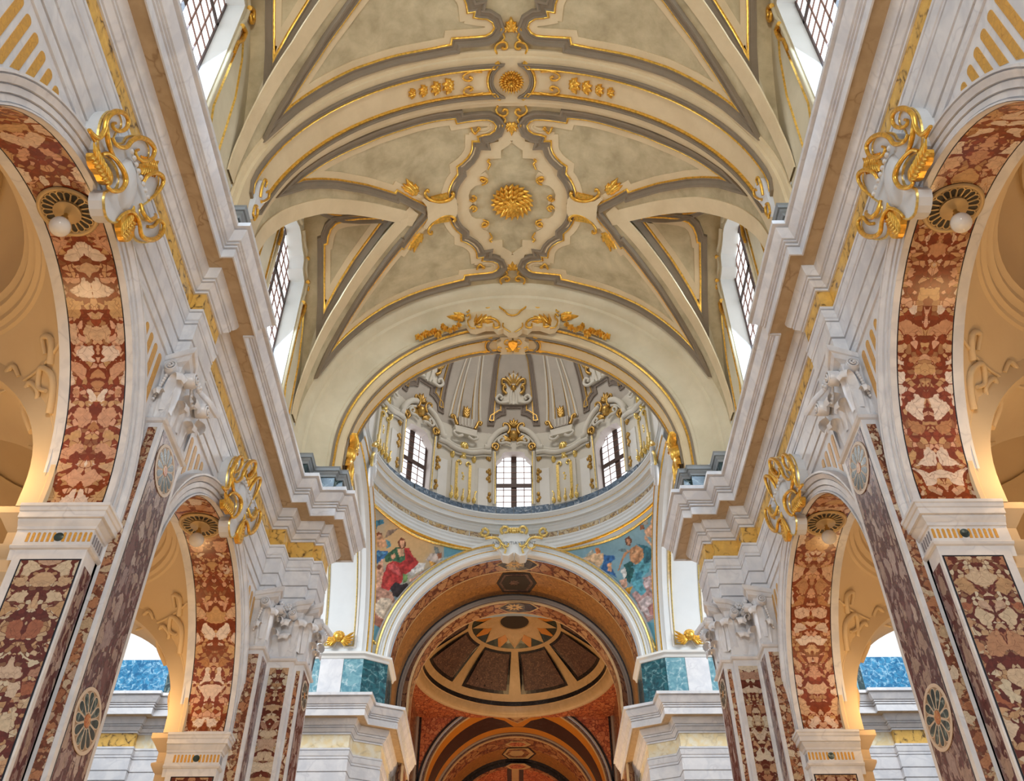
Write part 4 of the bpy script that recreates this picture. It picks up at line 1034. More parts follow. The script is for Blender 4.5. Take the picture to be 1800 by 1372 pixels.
def rot(P, k): return [(a + RD * PI / 4 * k, b) for a, b in P]
def flip(P): return [(-a, b) for a, b in P]
W_half = dp(D7((832, 455), (900, 458), (950, 470), (975, 520), (1020, 560), (1045, 600), (1047, 900), (1047, 1165)))
W_half = [(0, W_half[0][1])] + W_half[1:]
W_out = W_half + flip(list(reversed(W_half[1:])))
dome = patch(MB(), resample([(-RD * 2.0, -4.1), (-RD * 2.0, .02), (RD * 2.0, .02), (RD * 2.0, -4.1)], .35, True), DR, 0, 0, .3, [resample(rot(W_out, k), .3, True) for k in (-2, -1, 0, 1, 2)]).build('wall_drum', 'drum', kind='structure', smooth=40)
rows = [[DR(RD * 2 * PI * k / 64, RD * PI / 2 * j / 20, 0) for k in range(64)] for j in range(21)]
DOME = MB().grid(rows, cu=True).build('ceiling_dome', 'domefield', kind='structure', smooth=60)
def drum_window(k):
    WCOUNT[0] += 1; P = rot(W_out, k)
    W = MB().grid([[DR(a, b, 0) for a, b in P], [DR(a, b, -.38) for a, b in P]], cu=True).build('window_%d' % WCOUNT[0], 'reveal_pink', kind='structure', smooth=35)
    a0 = RD * PI / 4 * k; hw = W_half[-1][0]; z0 = W_half[-1][1] - .05; z1 = W_half[0][1] + .05; zm = z0 + (z1 - z0) * .47
    fw = lambda a, b, h: DR(a, b, h - .36)
    def bar(m, x0, x1, y0, y1, h0, h1):
        m.grid([[fw(a0 + x, y, h) for x, y in ((x0, y0), (x1, y0), (x1, y1), (x0, y1))] for h in (h0, h1)], cu=True)
        m.add([fw(a0 + x, y, h1) for x, y in ((x0, y0), (x1, y0), (x1, y1), (x0, y1))], [(0, 1, 2, 3)]); return m
    bar(MB(), -.095, .095, z0, z1, 0, .05).build('mullion', 'frame', W)
    bar(MB(), -hw, hw, zm - .08, zm + .08, 0, .045).build('transom', 'frame', W)
    for s in (-1, 1): bar(MB(), s * hw - .05, s * hw + .05, z0, z1, 0, .04).build('window_frame', 'frame', W)
    g = MB()
    for x in (-hw * .55, hw * .55): bar(g, x - .012, x + .012, z0, z1, 0, .02)
    for j in range(1, 10):
        if j != 5: bar(g, -hw, hw, z0 + (z1 - z0) * j / 10 - .01, z0 + (z1 - z0) * j / 10 + .01, 0, .02)
    g.build('glazing_bars', 'leads', W)
    xs = (-hw, -hw * .55, 0, hw * .55, hw)
    for i in range(4):
        for j in range(10):
            q = [fw(a0 + x, z0 + (z1 - z0) * y / 10, -.01) for x, y in ((xs[i], j), (xs[i + 1], j), (xs[i + 1], j + 1), (xs[i], j + 1))]
            MB().add(q, [(0, 1, 2, 3)]).build('pane', 'pane', W)
M['reveal_pink'] = plaster('drum window reveal', (.70, .64, .62), (.78, .73, .71), .7, bmp=.03)
for k in (-1, 0, 1): drum_window(k)
# ---- window surrounds with broken curved pediments, pilasters between them
def pedestal_bay(k):
    T = thing('drum_pediment', ('stucco window surround with curved pediment and gilt cherub over the middle drum window', 'stucco window surround with curved pediment over the drum window at its side')[abs(k)], 'pediment', DR(RD * PI / 4 * k, -1.6, 0), None if k == 0 else 'side drum pediments')
    def add(px, name, m, r0, r1, h, both_=True, n=4):
        P = dp(px)
        for q in ([P, flip(P)] if both_ else [P]): scroll(MB(), smooth_path(rot(q, k), n), DR, r0, r1, h).build(name, m, T, 80)
    add(D7((435, 430), (480, 430), (500, 370), (560, 290), (640, 225), (730, 190)), 'pediment_moulding', 'drum', .13, .11, .12)
    add(D7((470, 470), (540, 380), (620, 300), (730, 250)), 'pediment_moulding', 'drum', .06, .05, .08)
    add(D7((560, 1140), (562, 700), (560, 470)), 'jamb_moulding', 'drum', .06, .06, .05)
    add(D7((575, 1140), (577, 700), (575, 480)), 'gilt_bead', 'gold_pale', .025, .025, .09)
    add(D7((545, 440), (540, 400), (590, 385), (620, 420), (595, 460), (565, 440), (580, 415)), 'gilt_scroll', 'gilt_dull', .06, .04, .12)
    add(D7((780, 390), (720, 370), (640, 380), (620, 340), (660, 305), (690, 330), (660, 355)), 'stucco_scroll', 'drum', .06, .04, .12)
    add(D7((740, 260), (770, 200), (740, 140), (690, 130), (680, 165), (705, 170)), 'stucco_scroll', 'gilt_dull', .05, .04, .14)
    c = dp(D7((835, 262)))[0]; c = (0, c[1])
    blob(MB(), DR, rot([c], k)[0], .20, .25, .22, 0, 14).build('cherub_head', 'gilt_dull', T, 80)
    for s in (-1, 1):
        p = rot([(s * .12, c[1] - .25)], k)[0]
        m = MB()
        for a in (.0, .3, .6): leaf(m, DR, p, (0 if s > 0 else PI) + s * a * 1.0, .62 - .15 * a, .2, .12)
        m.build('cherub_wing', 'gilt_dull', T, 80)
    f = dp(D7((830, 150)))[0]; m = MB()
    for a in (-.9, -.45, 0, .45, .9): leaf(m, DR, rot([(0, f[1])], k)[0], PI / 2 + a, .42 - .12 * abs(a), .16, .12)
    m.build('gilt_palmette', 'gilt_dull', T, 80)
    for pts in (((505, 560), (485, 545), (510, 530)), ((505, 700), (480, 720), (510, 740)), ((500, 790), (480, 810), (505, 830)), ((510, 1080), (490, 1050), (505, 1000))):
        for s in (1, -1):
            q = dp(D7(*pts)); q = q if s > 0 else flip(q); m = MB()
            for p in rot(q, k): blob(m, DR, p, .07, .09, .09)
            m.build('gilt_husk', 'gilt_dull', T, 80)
M['gilt_dull'] = gilt('dark gilding', (.58, .36, .10), .4)  # darker, rougher gilding for drum and dome ornaments
for k in (-1, 0, 1): pedestal_bay(k)
def drum_pilaster(j):
    """between windows: panelled pilaster with gilt strips, balustrade of gilt balusters, console with basket above"""
    k = j + .5
    T = thing('drum_pilaster', ('panelled drum pilaster with gilt strips beside the middle window', 'panelled drum pilaster with gilt strips beyond the side window')[0 if j in (-1, 0) else 1], 'pilaster', DR(RD * PI / 4 * k, -4.0, 0), 'drum pilasters' if j in (-1, 0) else 'outer drum pilasters')
    c0 = RD * PI / 4 * -.5
    def loc(px): return [(a - c0, b) for a, b in dp(px)]
    def put(P): return [(a + RD * PI / 4 * k, b) for a, b in P]
    B = loc(D7((85, 1060), (85, 505), (350, 590), (352, 1130)))
    hw = .44; z0 = -3.45; z1 = -1.62
    patch(MB(), put([(-hw, z0), (hw, z0), (hw, z1), (.25, z1), (.1, z1 + .14), (-.1, z1 + .14), (-.25, z1), (-hw, z1)]), DR, 0, .09, .4).build('pilaster_panel', 'drum', T)
    for s in (-1, 1):
        patch(MB(), put([(s * .26 - .05, z0 + .1), (s * .26 + .05, z0 + .1), (s * .26 + .05, z1 - .12), (s * .26 - .05, z1 - .12)]), DR, .09, .12, .5).build('gilt_strip', 'gold_pale', T)
        patch(MB(), put([(s * .78 - .18, z0), (s * .78 + .18, z0), (s * .78 + .18, z1 - .1), (s * .78 - .18, z1 - .1)]), DR, 0, .03, .5).build('side_panel', 'white', T)
        scroll(MB(), smooth_path(put([(s * .26, z1 - .1), (s * .18, z1 - .02), (s * .1, z1 - .12), (s * .16, z1 - .2)]), 4), DR, .04, .03, .12).build('gilt_scroll', 'gold_pale', T, 80)
        blob(MB(), DR, put([(s * .42, z1 + .25)])[0], .09, .16, .14).build('gilt_leaf', 'gold_pale', T, 80)
    m = MB()
    for q in ((0, z1 + .22), (0, z1 + .36)): blob(m, DR, put([q])[0], .13, .13, .14)
    m.build('gilt_shell', 'gold_pale', T, 80)
    for q in ((-.02, z1 - .55), (.02, z1 - .68), (0, z1 - .8)): blob(MB(), DR, put([q])[0], .08, .1, .12).build('gilt_husk', 'gold_pale', T, 80)
    # entablature of the drum bending round the pilaster
    for b, r in ((-.98, .10), (-.82, .075), (-1.12, .05)):
        scroll(MB(), smooth_path(put([(-1.05, b - .02), (-.75, b - .03), (-.5, b - .12), (-.25, b - .18), (0, b - .18), (.25, b - .18), (.5, b - .12), (.75, b - .03), (1.05, b - .02)]), 4), DR, r, r, r * 1.1).build('cornice_moulding', 'drum', T, 80)
    m = MB()
    for a, l in ((-PI / 2, .42), (-PI / 2 - .5, .3), (-PI / 2 + .5, .3)): leaf(m, lambda p, q, h: DR(p, q, h + .1), put([(0, -.78)])[0], a, l, .22, .12)
    m.build('gilt_acanthus', 'gold_pale', T, 80)
    # row of small gilt balusters at the foot
    for i in range(5):
        x = -.44 + .22 * i; wd = .06 if i in (1, 2, 3) else .075
        blob(MB(), lambda p, q, h: DR(p, q, h + .12), put([(x, z0 + .16)])[0], wd, .14, .12).build('baluster_belly', 'gold_pale', T, 80)
        scroll(MB(), smooth_path(put([(x, z0 + .26), (x + .02, z0 + .42), (x - .04 + .03 * i, z0 + .55), (x, z0 + .5)]), 3), DR, .03, .02, .16).build('baluster_stem', 'gold_pale', T, 80)
    # basket console above the cornice
    cz = .12
    patch(MB(), put([(-.42, -.42), (.42, -.42), (.46, -.12), (-.46, -.12)]), DR, 0, .22, .4).build('console', 'drum', T)
    patch(MB(), put([(-.30, -.08), (.30, -.08), (.34, .34), (-.34, .34)]), DR, 0, .25, .4).build('basket', 'domefield', T)
    for i in range(4): scroll(MB(), put([(-.21 + .14 * i, -.06), (-.22 + .147 * i, .32)]), DR, .025, .025, .27).build('basket_rib', 'drum', T, 80)
    for s in (-1, 1):
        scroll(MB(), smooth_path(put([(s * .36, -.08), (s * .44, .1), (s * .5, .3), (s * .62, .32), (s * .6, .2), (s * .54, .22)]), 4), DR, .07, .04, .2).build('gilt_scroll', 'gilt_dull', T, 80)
        scroll(MB(), smooth_path(put([(s * .12, -.5), (s * .3, -.6), (s * .48, -.52), (s * .46, -.4), (s * .36, -.42)]), 4), DR, .06, .04, .2).build('stucco_scroll', 'drum', T, 80)
    m = MB()
    for i in range(9): leaf(m, lambda p, q, h: DR(p, q, h + .15), put([((i % 3 - 1) * .05, .32 + .12 * (i // 3))])[0], PI / 2 + (i % 3 - 1) * .5, .42, .16, .1)
    m.build('gilt_bouquet', 'gilt_dull', T, 80)
for j in (-2, -1, 0, 1): drum_pilaster(j)
# ---- dome field: framed panels and ribs
def dome_panels(k):
    C = dp(D6((757, 545)))[0][1]
    P = dp(D6((655, 545), (618, 882), (652, 884), (662, 850), (690, 832), (715, 828), (715, 795), (757, 795)))
    P[-1] = (0, P[-1][1]); top = (P[0][0] * .7, P[0][1] + 1.0)
    full = [top] + P + flip(list(reversed(P[:-1]))) + [(-top[0], top[1])]
    side = dp(D5((1235, 470), (1090, 975), (1040, 900), (1000, 780), (920, 740), (850, 700), (820, 630)))
    strip(MB(), resample(rot(full, k), .25), [(0, 0), (0, .06), (-.05, .07), (-.07, .03), (-.14, .04), (-.16, .07), (-.2, .07), (-.2, 0)], DR).build('panel_moulding', 'dometaupe', DOME, 40)
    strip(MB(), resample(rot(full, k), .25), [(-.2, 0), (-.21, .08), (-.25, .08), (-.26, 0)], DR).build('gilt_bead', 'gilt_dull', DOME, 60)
    # stucco cartouche standing in the panel
    T = thing('dome_cartouche', ('stucco trophy with gilt boss in the dome panel above the middle window', 'stucco trophy with gilt boss in the dome panel above a side window')[min(1, abs(k))], 'relief', DR(RD * PI / 4 * k, 1.0, 0), None if not k else 'side dome reliefs')
    z = dp(D6((757, 780)))[0][1]
    def put(P): return rot([(a, b + z) for a, b in P], k)
    patch(MB(), put([(-.55, 0), (.55, 0), (.42, .35), (.3, .5), (.35, .9), (.2, 1.2), (0, 1.35), (-.2, 1.2), (-.35, .9), (-.3, .5), (-.42, .35)]), DR, 0, .09, .3).build('relief_ground', 'drum', T)
    for s in (-1, 1):
        for q, m in (([(.2, .1), (.55, .05), (.72, .2), (.6, .38), (.46, .28), (.54, .2)], 'drum'), ([(.12, .8), (.3, 1.0), (.5, 1.05), (.5, .85), (.38, .85)], 'gilt_dull'), ([(.3, .45), (.45, .6), (.4, .8), (.32, .7)], 'gilt_dull'), ([(.1, .0), (.12, .3), (.08, .6)], 'drum')):
            scroll(MB(), smooth_path(put([(s * a, b) for a, b in q]), 4), DR, .07, .045, .12).build('stucco_scroll', m, T, 80)
    blob(MB(), DR, put([(0, .7)])[0], .15, .17, .2).build('gilt_boss', 'gilt_dull', T, 80)
    m = MB()
    for a in (-.8, -.4, 0, .4, .8): leaf(m, DR, put([(0, .85)])[0], PI / 2 + a, .6 - .1 * abs(a), .18, .12)
    m.build('palmette', 'gilt_dull', T, 80)
M['dometaupe'] = plaster('dome taupe', (.19, .155, .13), (.24, .20, .17), 1.2, bmp=.03)
for k in (-1, 0, 1): dome_panels(k)
for j in (-3, -2, -1, 0, 1, 2):
    k = j + .5; a0 = RD * PI / 4 * k
    for s in (-1, 1):
        for w, m, r in ((.62, 'drum', .05), (.34, 'drum', .05), (.28, 'gilt_dull', .02), (.56, 'gilt_dull', .02)):
            scroll(MB(), [(a0 + s * w * (1 - .55 * i / 14), .35 + 4.2 * i / 14) for i in range(15)], DR, r, r * .7, .03).build('rib_moulding', m, DOME, 80)
    strip(MB(), [(a0, .3 + 4.4 * i / 14) for i in range(15)], [(-.22, 0), (-.2, .05), (.2, .05), (.22, 0)], DR).build('rib_panel', 'domefield', DOME)
# ---- ring cornice under the drum
def revolve(prof, n=96, c=(0, YD), a0=0, a1=2 * PI):
    cl = abs(a1 - a0 - 2 * PI) < 1e-6
    return MB().grid([[(c[0] + r * math.sin(a), c[1] + r * math.cos(a), z) for r, z in prof] for a in [a0 + (a1 - a0) * k / n for k in range(n if cl else n + 1)]], cv=cl)
M['siena_speck'] = breccia('speckled yellow frieze', [(.66, .50, .26), (.60, .38, .14), (.70, .60, .42)], (.28, .20, .14), 6.0, .06, kind='Object')
M['blueveined'] = veined('blue veined marble', (.16, .23, .32), (.62, .68, .74), 4.0, .04, .8, .25, (.07, .11, .17), warp=1.0)
RING = thing('ring_cornice', 'circular white cornice with speckled yellow frieze below the dome windows', 'cornice', (0, YD, 18.2))
revolve([(5.05, 18.16), (4.98, 18.16), (4.97, 18.26), (4.93, 18.30), (4.94, 18.40), (4.90, 18.44), (4.91, 18.52), (4.87, 18.56), (4.87, 18.60), (4.95, 18.62)]).build('architrave', 'ringwhite', RING, 30)
n = 40
for i in range(n):
    a = 2 * PI * i / n; revolve([(4.93, 18.61), (4.93, 18.84)], 4, (0, YD), a, a + 2 * PI / n - .004).build('frieze_slab', 'siena_speck', RING)
revolve([(4.95, 18.83), (4.90, 18.84), (4.89, 18.90), (4.84, 18.95), (4.82, 19.0), (4.78, 19.02), (4.78, 19.08), (4.66, 19.08), (4.66, 19.06), (4.63, 19.06), (4.63, 19.20), (4.60, 19.22), (4.60, 19.26), (4.55, 19.30), (4.52, 19.36), (4.50, 19.36), (4.50, 19.42), (4.9, 19.44)]).build('cornice', 'ringwhite', RING, 30)
revolve([(4.602, 19.225), (4.585, 19.24), (4.602, 19.255)]).build('gilt_fillet', 'gold_pale', RING)
revolve([(5.0, 18.12), (4.95, 18.13), (4.93, 18.17), (4.96, 18.2)]).build('gilt_bead', 'gold', RING, 60)
for i in range(48):
    a = 2 * PI * i / 48; st = .03 if i % 6 in (0, 1) else 0
    revolve([(4.80 - st, 19.42), (4.80 - st, 19.92), (4.86, 19.93)], 3, (0, YD), a, a + 2 * PI / 48 - .003).build('base_slab', 'blueveined', RING)
# ---- pendentives
SP = 6.53; ZP = 13.95
def hit_sphere(u, v, c, R):
    d = ray(u, v); o = Vector((CAMX, 0, 0)) - Vector(c); A = d.dot(d); B = 2 * o.dot(d); C = o.dot(o) - R * R
    q = B * B - 4 * A * C
    t = (-B + math.sqrt(max(0, q))) / (2 * A); p = Vector((CAMX, 0, 0)) + d * t; return p
def pendentive_far():
    """spherical triangle behind the fresco, from the arch to the ring"""
    mb = MB(); rows = []
    for i in range(41):
        z = 13.95 + (18.2 - 13.95) * i / 40; r = math.sqrt(max(.01, SP ** 2 - (z - ZP) ** 2)); row = []
        xa = math.sqrt(max(0.0, r * r - (CROSS - YD) ** 2)); a1 = math.atan2(xa, CROSS - YD)
        yb = math.sqrt(max(0.0, r * r - 4.5 ** 2)); a2 = math.atan2(4.5, yb)
        if r < CROSS - YD: a1 = .0
        for k in range(25):
            a = a1 + (a2 - a1) * k / 24; row.append((-r * math.sin(a), YD + r * math.cos(a), z))
        rows.append(row)
    mb.grid(rows).build('pendentive_' + ('left' if SIDE < 0 else 'right'), 'ringwhite', kind='structure', smooth=60)
both(pendentive_far)
L3 = lambda pts: [(640 + a / 4.575, 880 + b / 4.575) for a, b in pts]
FR_OUT = [(12, 1130), (22, 40), (40, 0), (62, 10), (120, 70), (200, 140), (300, 215), (420, 285), (560, 335), (720, 375), (880, 402), (985, 400), (850, 437), (700, 493), (600, 545), (500, 620), (400, 715), (320, 810), (250, 915), (190, 1030), (150, 1120), (120, 1190), (100, 1175), (85, 1135), (50, 1110)]
def srgb(c): return tuple(((q / 255.0) / 12.92 if q / 255.0 <= .04045 else ((q / 255.0 + .055) / 1.055) ** 2.4) for q in c)
ART_L = [('sky', None), ([(60, 240), (65, 190), (100, 155), (155, 150), (160, 180), (110, 200), (90, 250), (95, 290), (75, 280)], (70, 130, 160)), ([(50, 360), (80, 310), (100, 330), (90, 400), (50, 400)], (190, 150, 80)), ([(165, 300), (190, 235), (285, 215), (240, 250), (190, 285)], (135, 118, 105)), ([(175, 310), (210, 320), (215, 370), (180, 390)], (90, 150, 170)),
         ([(95, 270), (120, 250), (145, 275), (175, 320), (190, 370), (130, 390), (90, 360), (85, 310)], (205, 160, 125)), ([(95, 262), (118, 246), (146, 258), (142, 275), (105, 285)], (115, 65, 45)), ([(112, 268), (138, 264), (138, 296), (118, 300)], (215, 165, 135)),
         ([(60, 430), (110, 400), (190, 410), (200, 440), (150, 470), (100, 500), (60, 500)], (55, 105, 160)), ([(90, 420), (150, 412), (180, 425), (120, 445)], (90, 150, 195)),
         ([(90, 560), (110, 510), (150, 460), (158, 560), (135, 700), (100, 705), (60, 660)], (215, 170, 145)), ([(102, 525), (122, 502), (140, 515), (136, 548), (110, 548)], (125, 80, 60)), ([(75, 540), (95, 520), (100, 560), (80, 570)], (150, 170, 150)),
         ([(50, 720), (130, 690), (220, 730), (262, 820), (240, 900), (180, 960), (110, 1000), (60, 900)], (185, 145, 128)), ([(90, 830), (140, 775), (210, 785), (255, 850), (220, 920), (150, 950), (95, 900)], (212, 198, 180)), ([(65, 880), (110, 930), (180, 960), (180, 1000), (140, 1030), (75, 990)], (165, 112, 95)),
         ([(320, 365), (360, 380), (400, 450), (440, 490), (420, 540), (350, 570), (310, 620), (300, 660), (200, 725), (135, 700), (150, 600), (180, 520), (230, 490), (290, 500), (330, 470)], (178, 58, 58)), ([(190, 520), (240, 505), (280, 540), (300, 600), (260, 590), (220, 560)], (205, 95, 95)), ([(330, 390), (355, 400), (400, 490), (360, 500), (340, 450)], (150, 45, 48)), ([(150, 620), (190, 590), (240, 640), (200, 700), (150, 690)], (190, 70, 65)),
         ([(200, 420), (260, 370), (325, 380), (330, 470), (290, 500), (230, 490), (170, 500), (165, 450)], (62, 108, 82)), ([(265, 385), (318, 378), (322, 440), (285, 455)], (205, 165, 135)), ([(215, 440), (245, 425), (255, 460), (225, 480)], (210, 165, 135)),
         ([(272, 325), (300, 292), (330, 310), (334, 360), (305, 388), (278, 365)], (110, 62, 42)), ([(294, 312), (326, 316), (322, 360), (302, 376), (290, 350)], (218, 170, 138)), ([(360, 570), (440, 500), (500, 500), (480, 550), (370, 610)], (212, 212, 212)),
         ([(310, 580), (350, 590), (350, 640), (310, 665)], (115, 150, 95)), ([(210, 700), (250, 650), (300, 672), (350, 660), (365, 710), (300, 785), (235, 765)], (52, 44, 50)), ([(370, 630), (440, 590), (470, 560), (540, 560), (440, 655), (370, 650)], (215, 170, 148)),
         ([(500, 470), (540, 420), (600, 420), (620, 460), (600, 510), (540, 520)], (196, 184, 178)), ([(520, 480), (600, 500), (560, 560), (535, 540)], (212, 162, 85)), ([(560, 368), (592, 372), (603, 420), (575, 422)], (120, 130, 132)), ([(585, 418), (622, 415), (626, 455), (598, 462)], (165, 108, 80)), ([(620, 460), (700, 440), (690, 480), (640, 500)], (160, 180, 180))]
ART_R = [('sky', None), ([(590, 440), (650, 390), (660, 440)], (190, 188, 175)), ([(730, 430), (820, 440), (832, 470), (780, 500), (830, 590), (850, 625), (770, 580), (710, 560), (740, 480)], (55, 105, 165)), ([(560, 460), (660, 425), (735, 420), (735, 480), (700, 545), (660, 500), (600, 475)], (218, 186, 150)), ([(668, 382), (705, 376), (712, 418), (682, 430)], (185, 118, 72)), ([(768, 500), (802, 495), (800, 575), (772, 560)], (208, 160, 125)),
         ([(960, 740), (1050, 700), (1060, 620), (1120, 600), (1110, 720), (1180, 780), (1220, 800), (1225, 960), (1150, 940), (1090, 970), (1020, 860)], (182, 150, 150)), ([(1020, 820), (1090, 760), (1180, 820), (1170, 910), (1100, 930), (1040, 890)], (205, 192, 196)), ([(1180, 700), (1225, 680), (1225, 790), (1180, 790)], (150, 85, 75)), ([(1090, 860), (1140, 810), (1180, 850), (1160, 920), (1110, 920)], (180, 130, 130)), ([(1060, 640), (1110, 610), (1120, 680), (1080, 700)], (205, 190, 195)),
         ([(900, 520), (970, 470), (985, 560), (950, 665), (910, 620)], (42, 92, 95)), ([(960, 530), (1060, 460), (1112, 500), (1100, 570), (1040, 620), (1080, 730), (1040, 765), (980, 700), (955, 640), (990, 560)], (92, 165, 185)), ([(990, 580), (1060, 560), (1040, 620), (1000, 650)], (65, 130, 155)), ([(1000, 340), (1090, 360), (1132, 400), (1112, 490), (1060, 500), (1050, 380)], (55, 112, 132)),
         ([(940, 390), (1000, 350), (1050, 380), (1060, 450), (1000, 512), (950, 480)], (192, 145, 108)), ([(940, 400), (900, 465), (862, 560), (848, 570), (895, 430), (925, 385)], (188, 140, 104)), ([(905, 312), (940, 284), (966, 320), (950, 362), (915, 350)], (112, 78, 62)), ([(925, 310), (948, 308), (950, 345), (930, 352)], (190, 142, 115)), ([(965, 400), (1010, 385), (1015, 420), (975, 430)], (210, 165, 128)),
         ([(1120, 260), (1180, 225), (1222, 170), (1222, 300), (1210, 345), (1130, 330)], (72, 130, 105)), ([(1050, 150), (1090, 140), (1092, 190), (1060, 190)], (170, 170, 162)), ([(1060, 240), (1110, 190), (1130, 118), (1152, 118), (1140, 200), (1150, 240), (1130, 290), (1080, 290)], (215, 176, 148)), ([(1025, 197), (1058, 188), (1066, 225), (1036, 238)], (138, 92, 65)), ([(1062, 270), (1140, 360), (1168, 378), (1150, 392), (1066, 312)], (210, 168, 140)), ([(1165, 372), (1208, 360), (1202, 475), (1170, 465)], (195, 196, 205)),
         ([(1148, 482), (1200, 478), (1218, 560), (1180, 605), (1148, 560)], (198, 152, 132)), ([(1145, 480), (1180, 470), (1182, 505), (1150, 508)], (120, 75, 55)), ([(1118, 560), (1162, 552), (1185, 640), (1152, 700), (1172, 785), (1150, 805), (1115, 700)], (214, 172, 150)), ([(1120, 555), (1155, 548), (1158, 590), (1125, 592)], (125, 80, 60)),
         ([(870, 560), (910, 540), (922, 600), (900, 622)], (218, 220, 220)), ([(860, 640), (920, 618), (932, 680), (890, 702)], (212, 170, 150)), ([(895, 705), (972, 680), (940, 755)], (222, 165, 60)), ([(845, 395), (900, 380), (930, 400), (880, 410)], (110, 140, 150))]
def fresco(right):
    global SIDE
    out = [(1260 - a * 1.0 + 17, b) for a, b in FR_OUT] if right else FR_OUT     # the second fresco mirrors the first outline
    ox = 900 if right else 640; art = ART_R if right else ART_L; rnd = random.Random(3)
    step = 6; pts = {}; V = []; Cc = []; F = []
    from mathutils import noise
    boxes = [(p, min(q[0] for q in p), max(q[0] for q in p), min(q[1] for q in p), max(q[1] for q in p), srgb(c)) for p, c in art if p != 'sky']
    dense = resample(out, 14, True); cdt_pts = [Vector(p) for p in dense]; ed = [(i, (i + 1) % len(dense)) for i in range(len(dense))]
    xs = [p[0] for p in out]; ys = [p[1] for p in out]
    x = min(xs) + 3
    while x < max(xs):
        y = min(ys) + 3
        while y < max(ys):
            if inside((x, y), out): cdt_pts.append(Vector((x, y)))
            y += step
        x += step
    v, e, f, _, _, _ = delaunay_2d_cdt(cdt_pts, ed, [], 0, 1e-4)
    for p in v:
        u_, v_ = ox + p.x / 4.575, 880 + p.y / 4.575
        q = hit_sphere(u_, v_, (0, YD, ZP), SP - .03); V.append(tuple(q))
        n1 = noise.fractal(Vector((p.x / 160, p.y / 160, 3.1 + right)), 1.0, 2.0, 4); n2 = noise.fractal(Vector((p.x / 22, p.y / 22, 7.7)), 1.0, 2.0, 3)
        if right: c = srgb((128, 168, 186)) if p.y < 980 else srgb((96, 160, 186)); c = tuple(a * (1 + .18 * n1) for a in c)
        else:
            w = max(0, min(1, 1 - math.hypot(p.x - 330, (p.y - 330) * 1.0) / 420)); warm, cool = srgb((208, 176, 130)), srgb((132, 160, 170))
            if p.y > 960 or p.x > 640: warm, cool = srgb((110, 165, 185)), srgb((98, 155, 178))
            w = max(0, min(1, w * 1.6 + .3 * n1)); c = tuple(a * w + b * (1 - w) for a, b in zip(warm, cool))
        wx, wy = p.x + 5 * n2, p.y + 5 * n1 * 2
        for pl, x0, x1, y0, y1, cc in boxes:
            if x0 <= wx <= x1 and y0 <= wy <= y1 and inside((wx, wy), pl):
                g = 1 + .55 * n2 + .25 * math.sin((wx * .7 + wy * .4) / 9.0) * .6; c = tuple(a * g for a in cc)
        Cc.append(tuple(max(0, a * (1 + .08 * n2)) for a in c) + (1,))
    for t in f:
        cx = sum(v[i].x for i in t) / len(t); cy = sum(v[i].y for i in t) / len(t)
        if inside((cx, cy), out): F.append(tuple(reversed(t)))
    mb = MB(); mb.add(V, F); mb.col = Cc
    t = thing('fresco', ('fresco of a seated man in red cloak with an eagle and angels on clouds', 'fresco of a bare-chested man in blue drapery with angels on clouds')[right], 'painting', tuple(hit_sphere(ox + 200 / 4.575 + (600 / 4.575 if right else 0), 880 + 500 / 4.575, (0, YD, ZP), SP)))
    mb.build('painted_plaster', 'fresco', t, 180)
    pb = [tuple(hit_sphere(ox + a / 4.575, 880 + b / 4.575, (0, YD, ZP), SP - .05)) for a, b in resample(out, 30, True)]
    MB().tube(pb + [pb[0]], .045, 6, False).build('gilt_frame', 'gold_pale', t, 80)
m_, t_, b_ = mat('fresco'); at = t_.nodes.new('ShaderNodeVertexColor'); at.layer_name = 'Col'; t_.links.new(at.outputs[0], b_.inputs['Base Color']); b_.inputs['Roughness'].default_value = .8; M['fresco'] = m_
fresco(False); fresco(True)
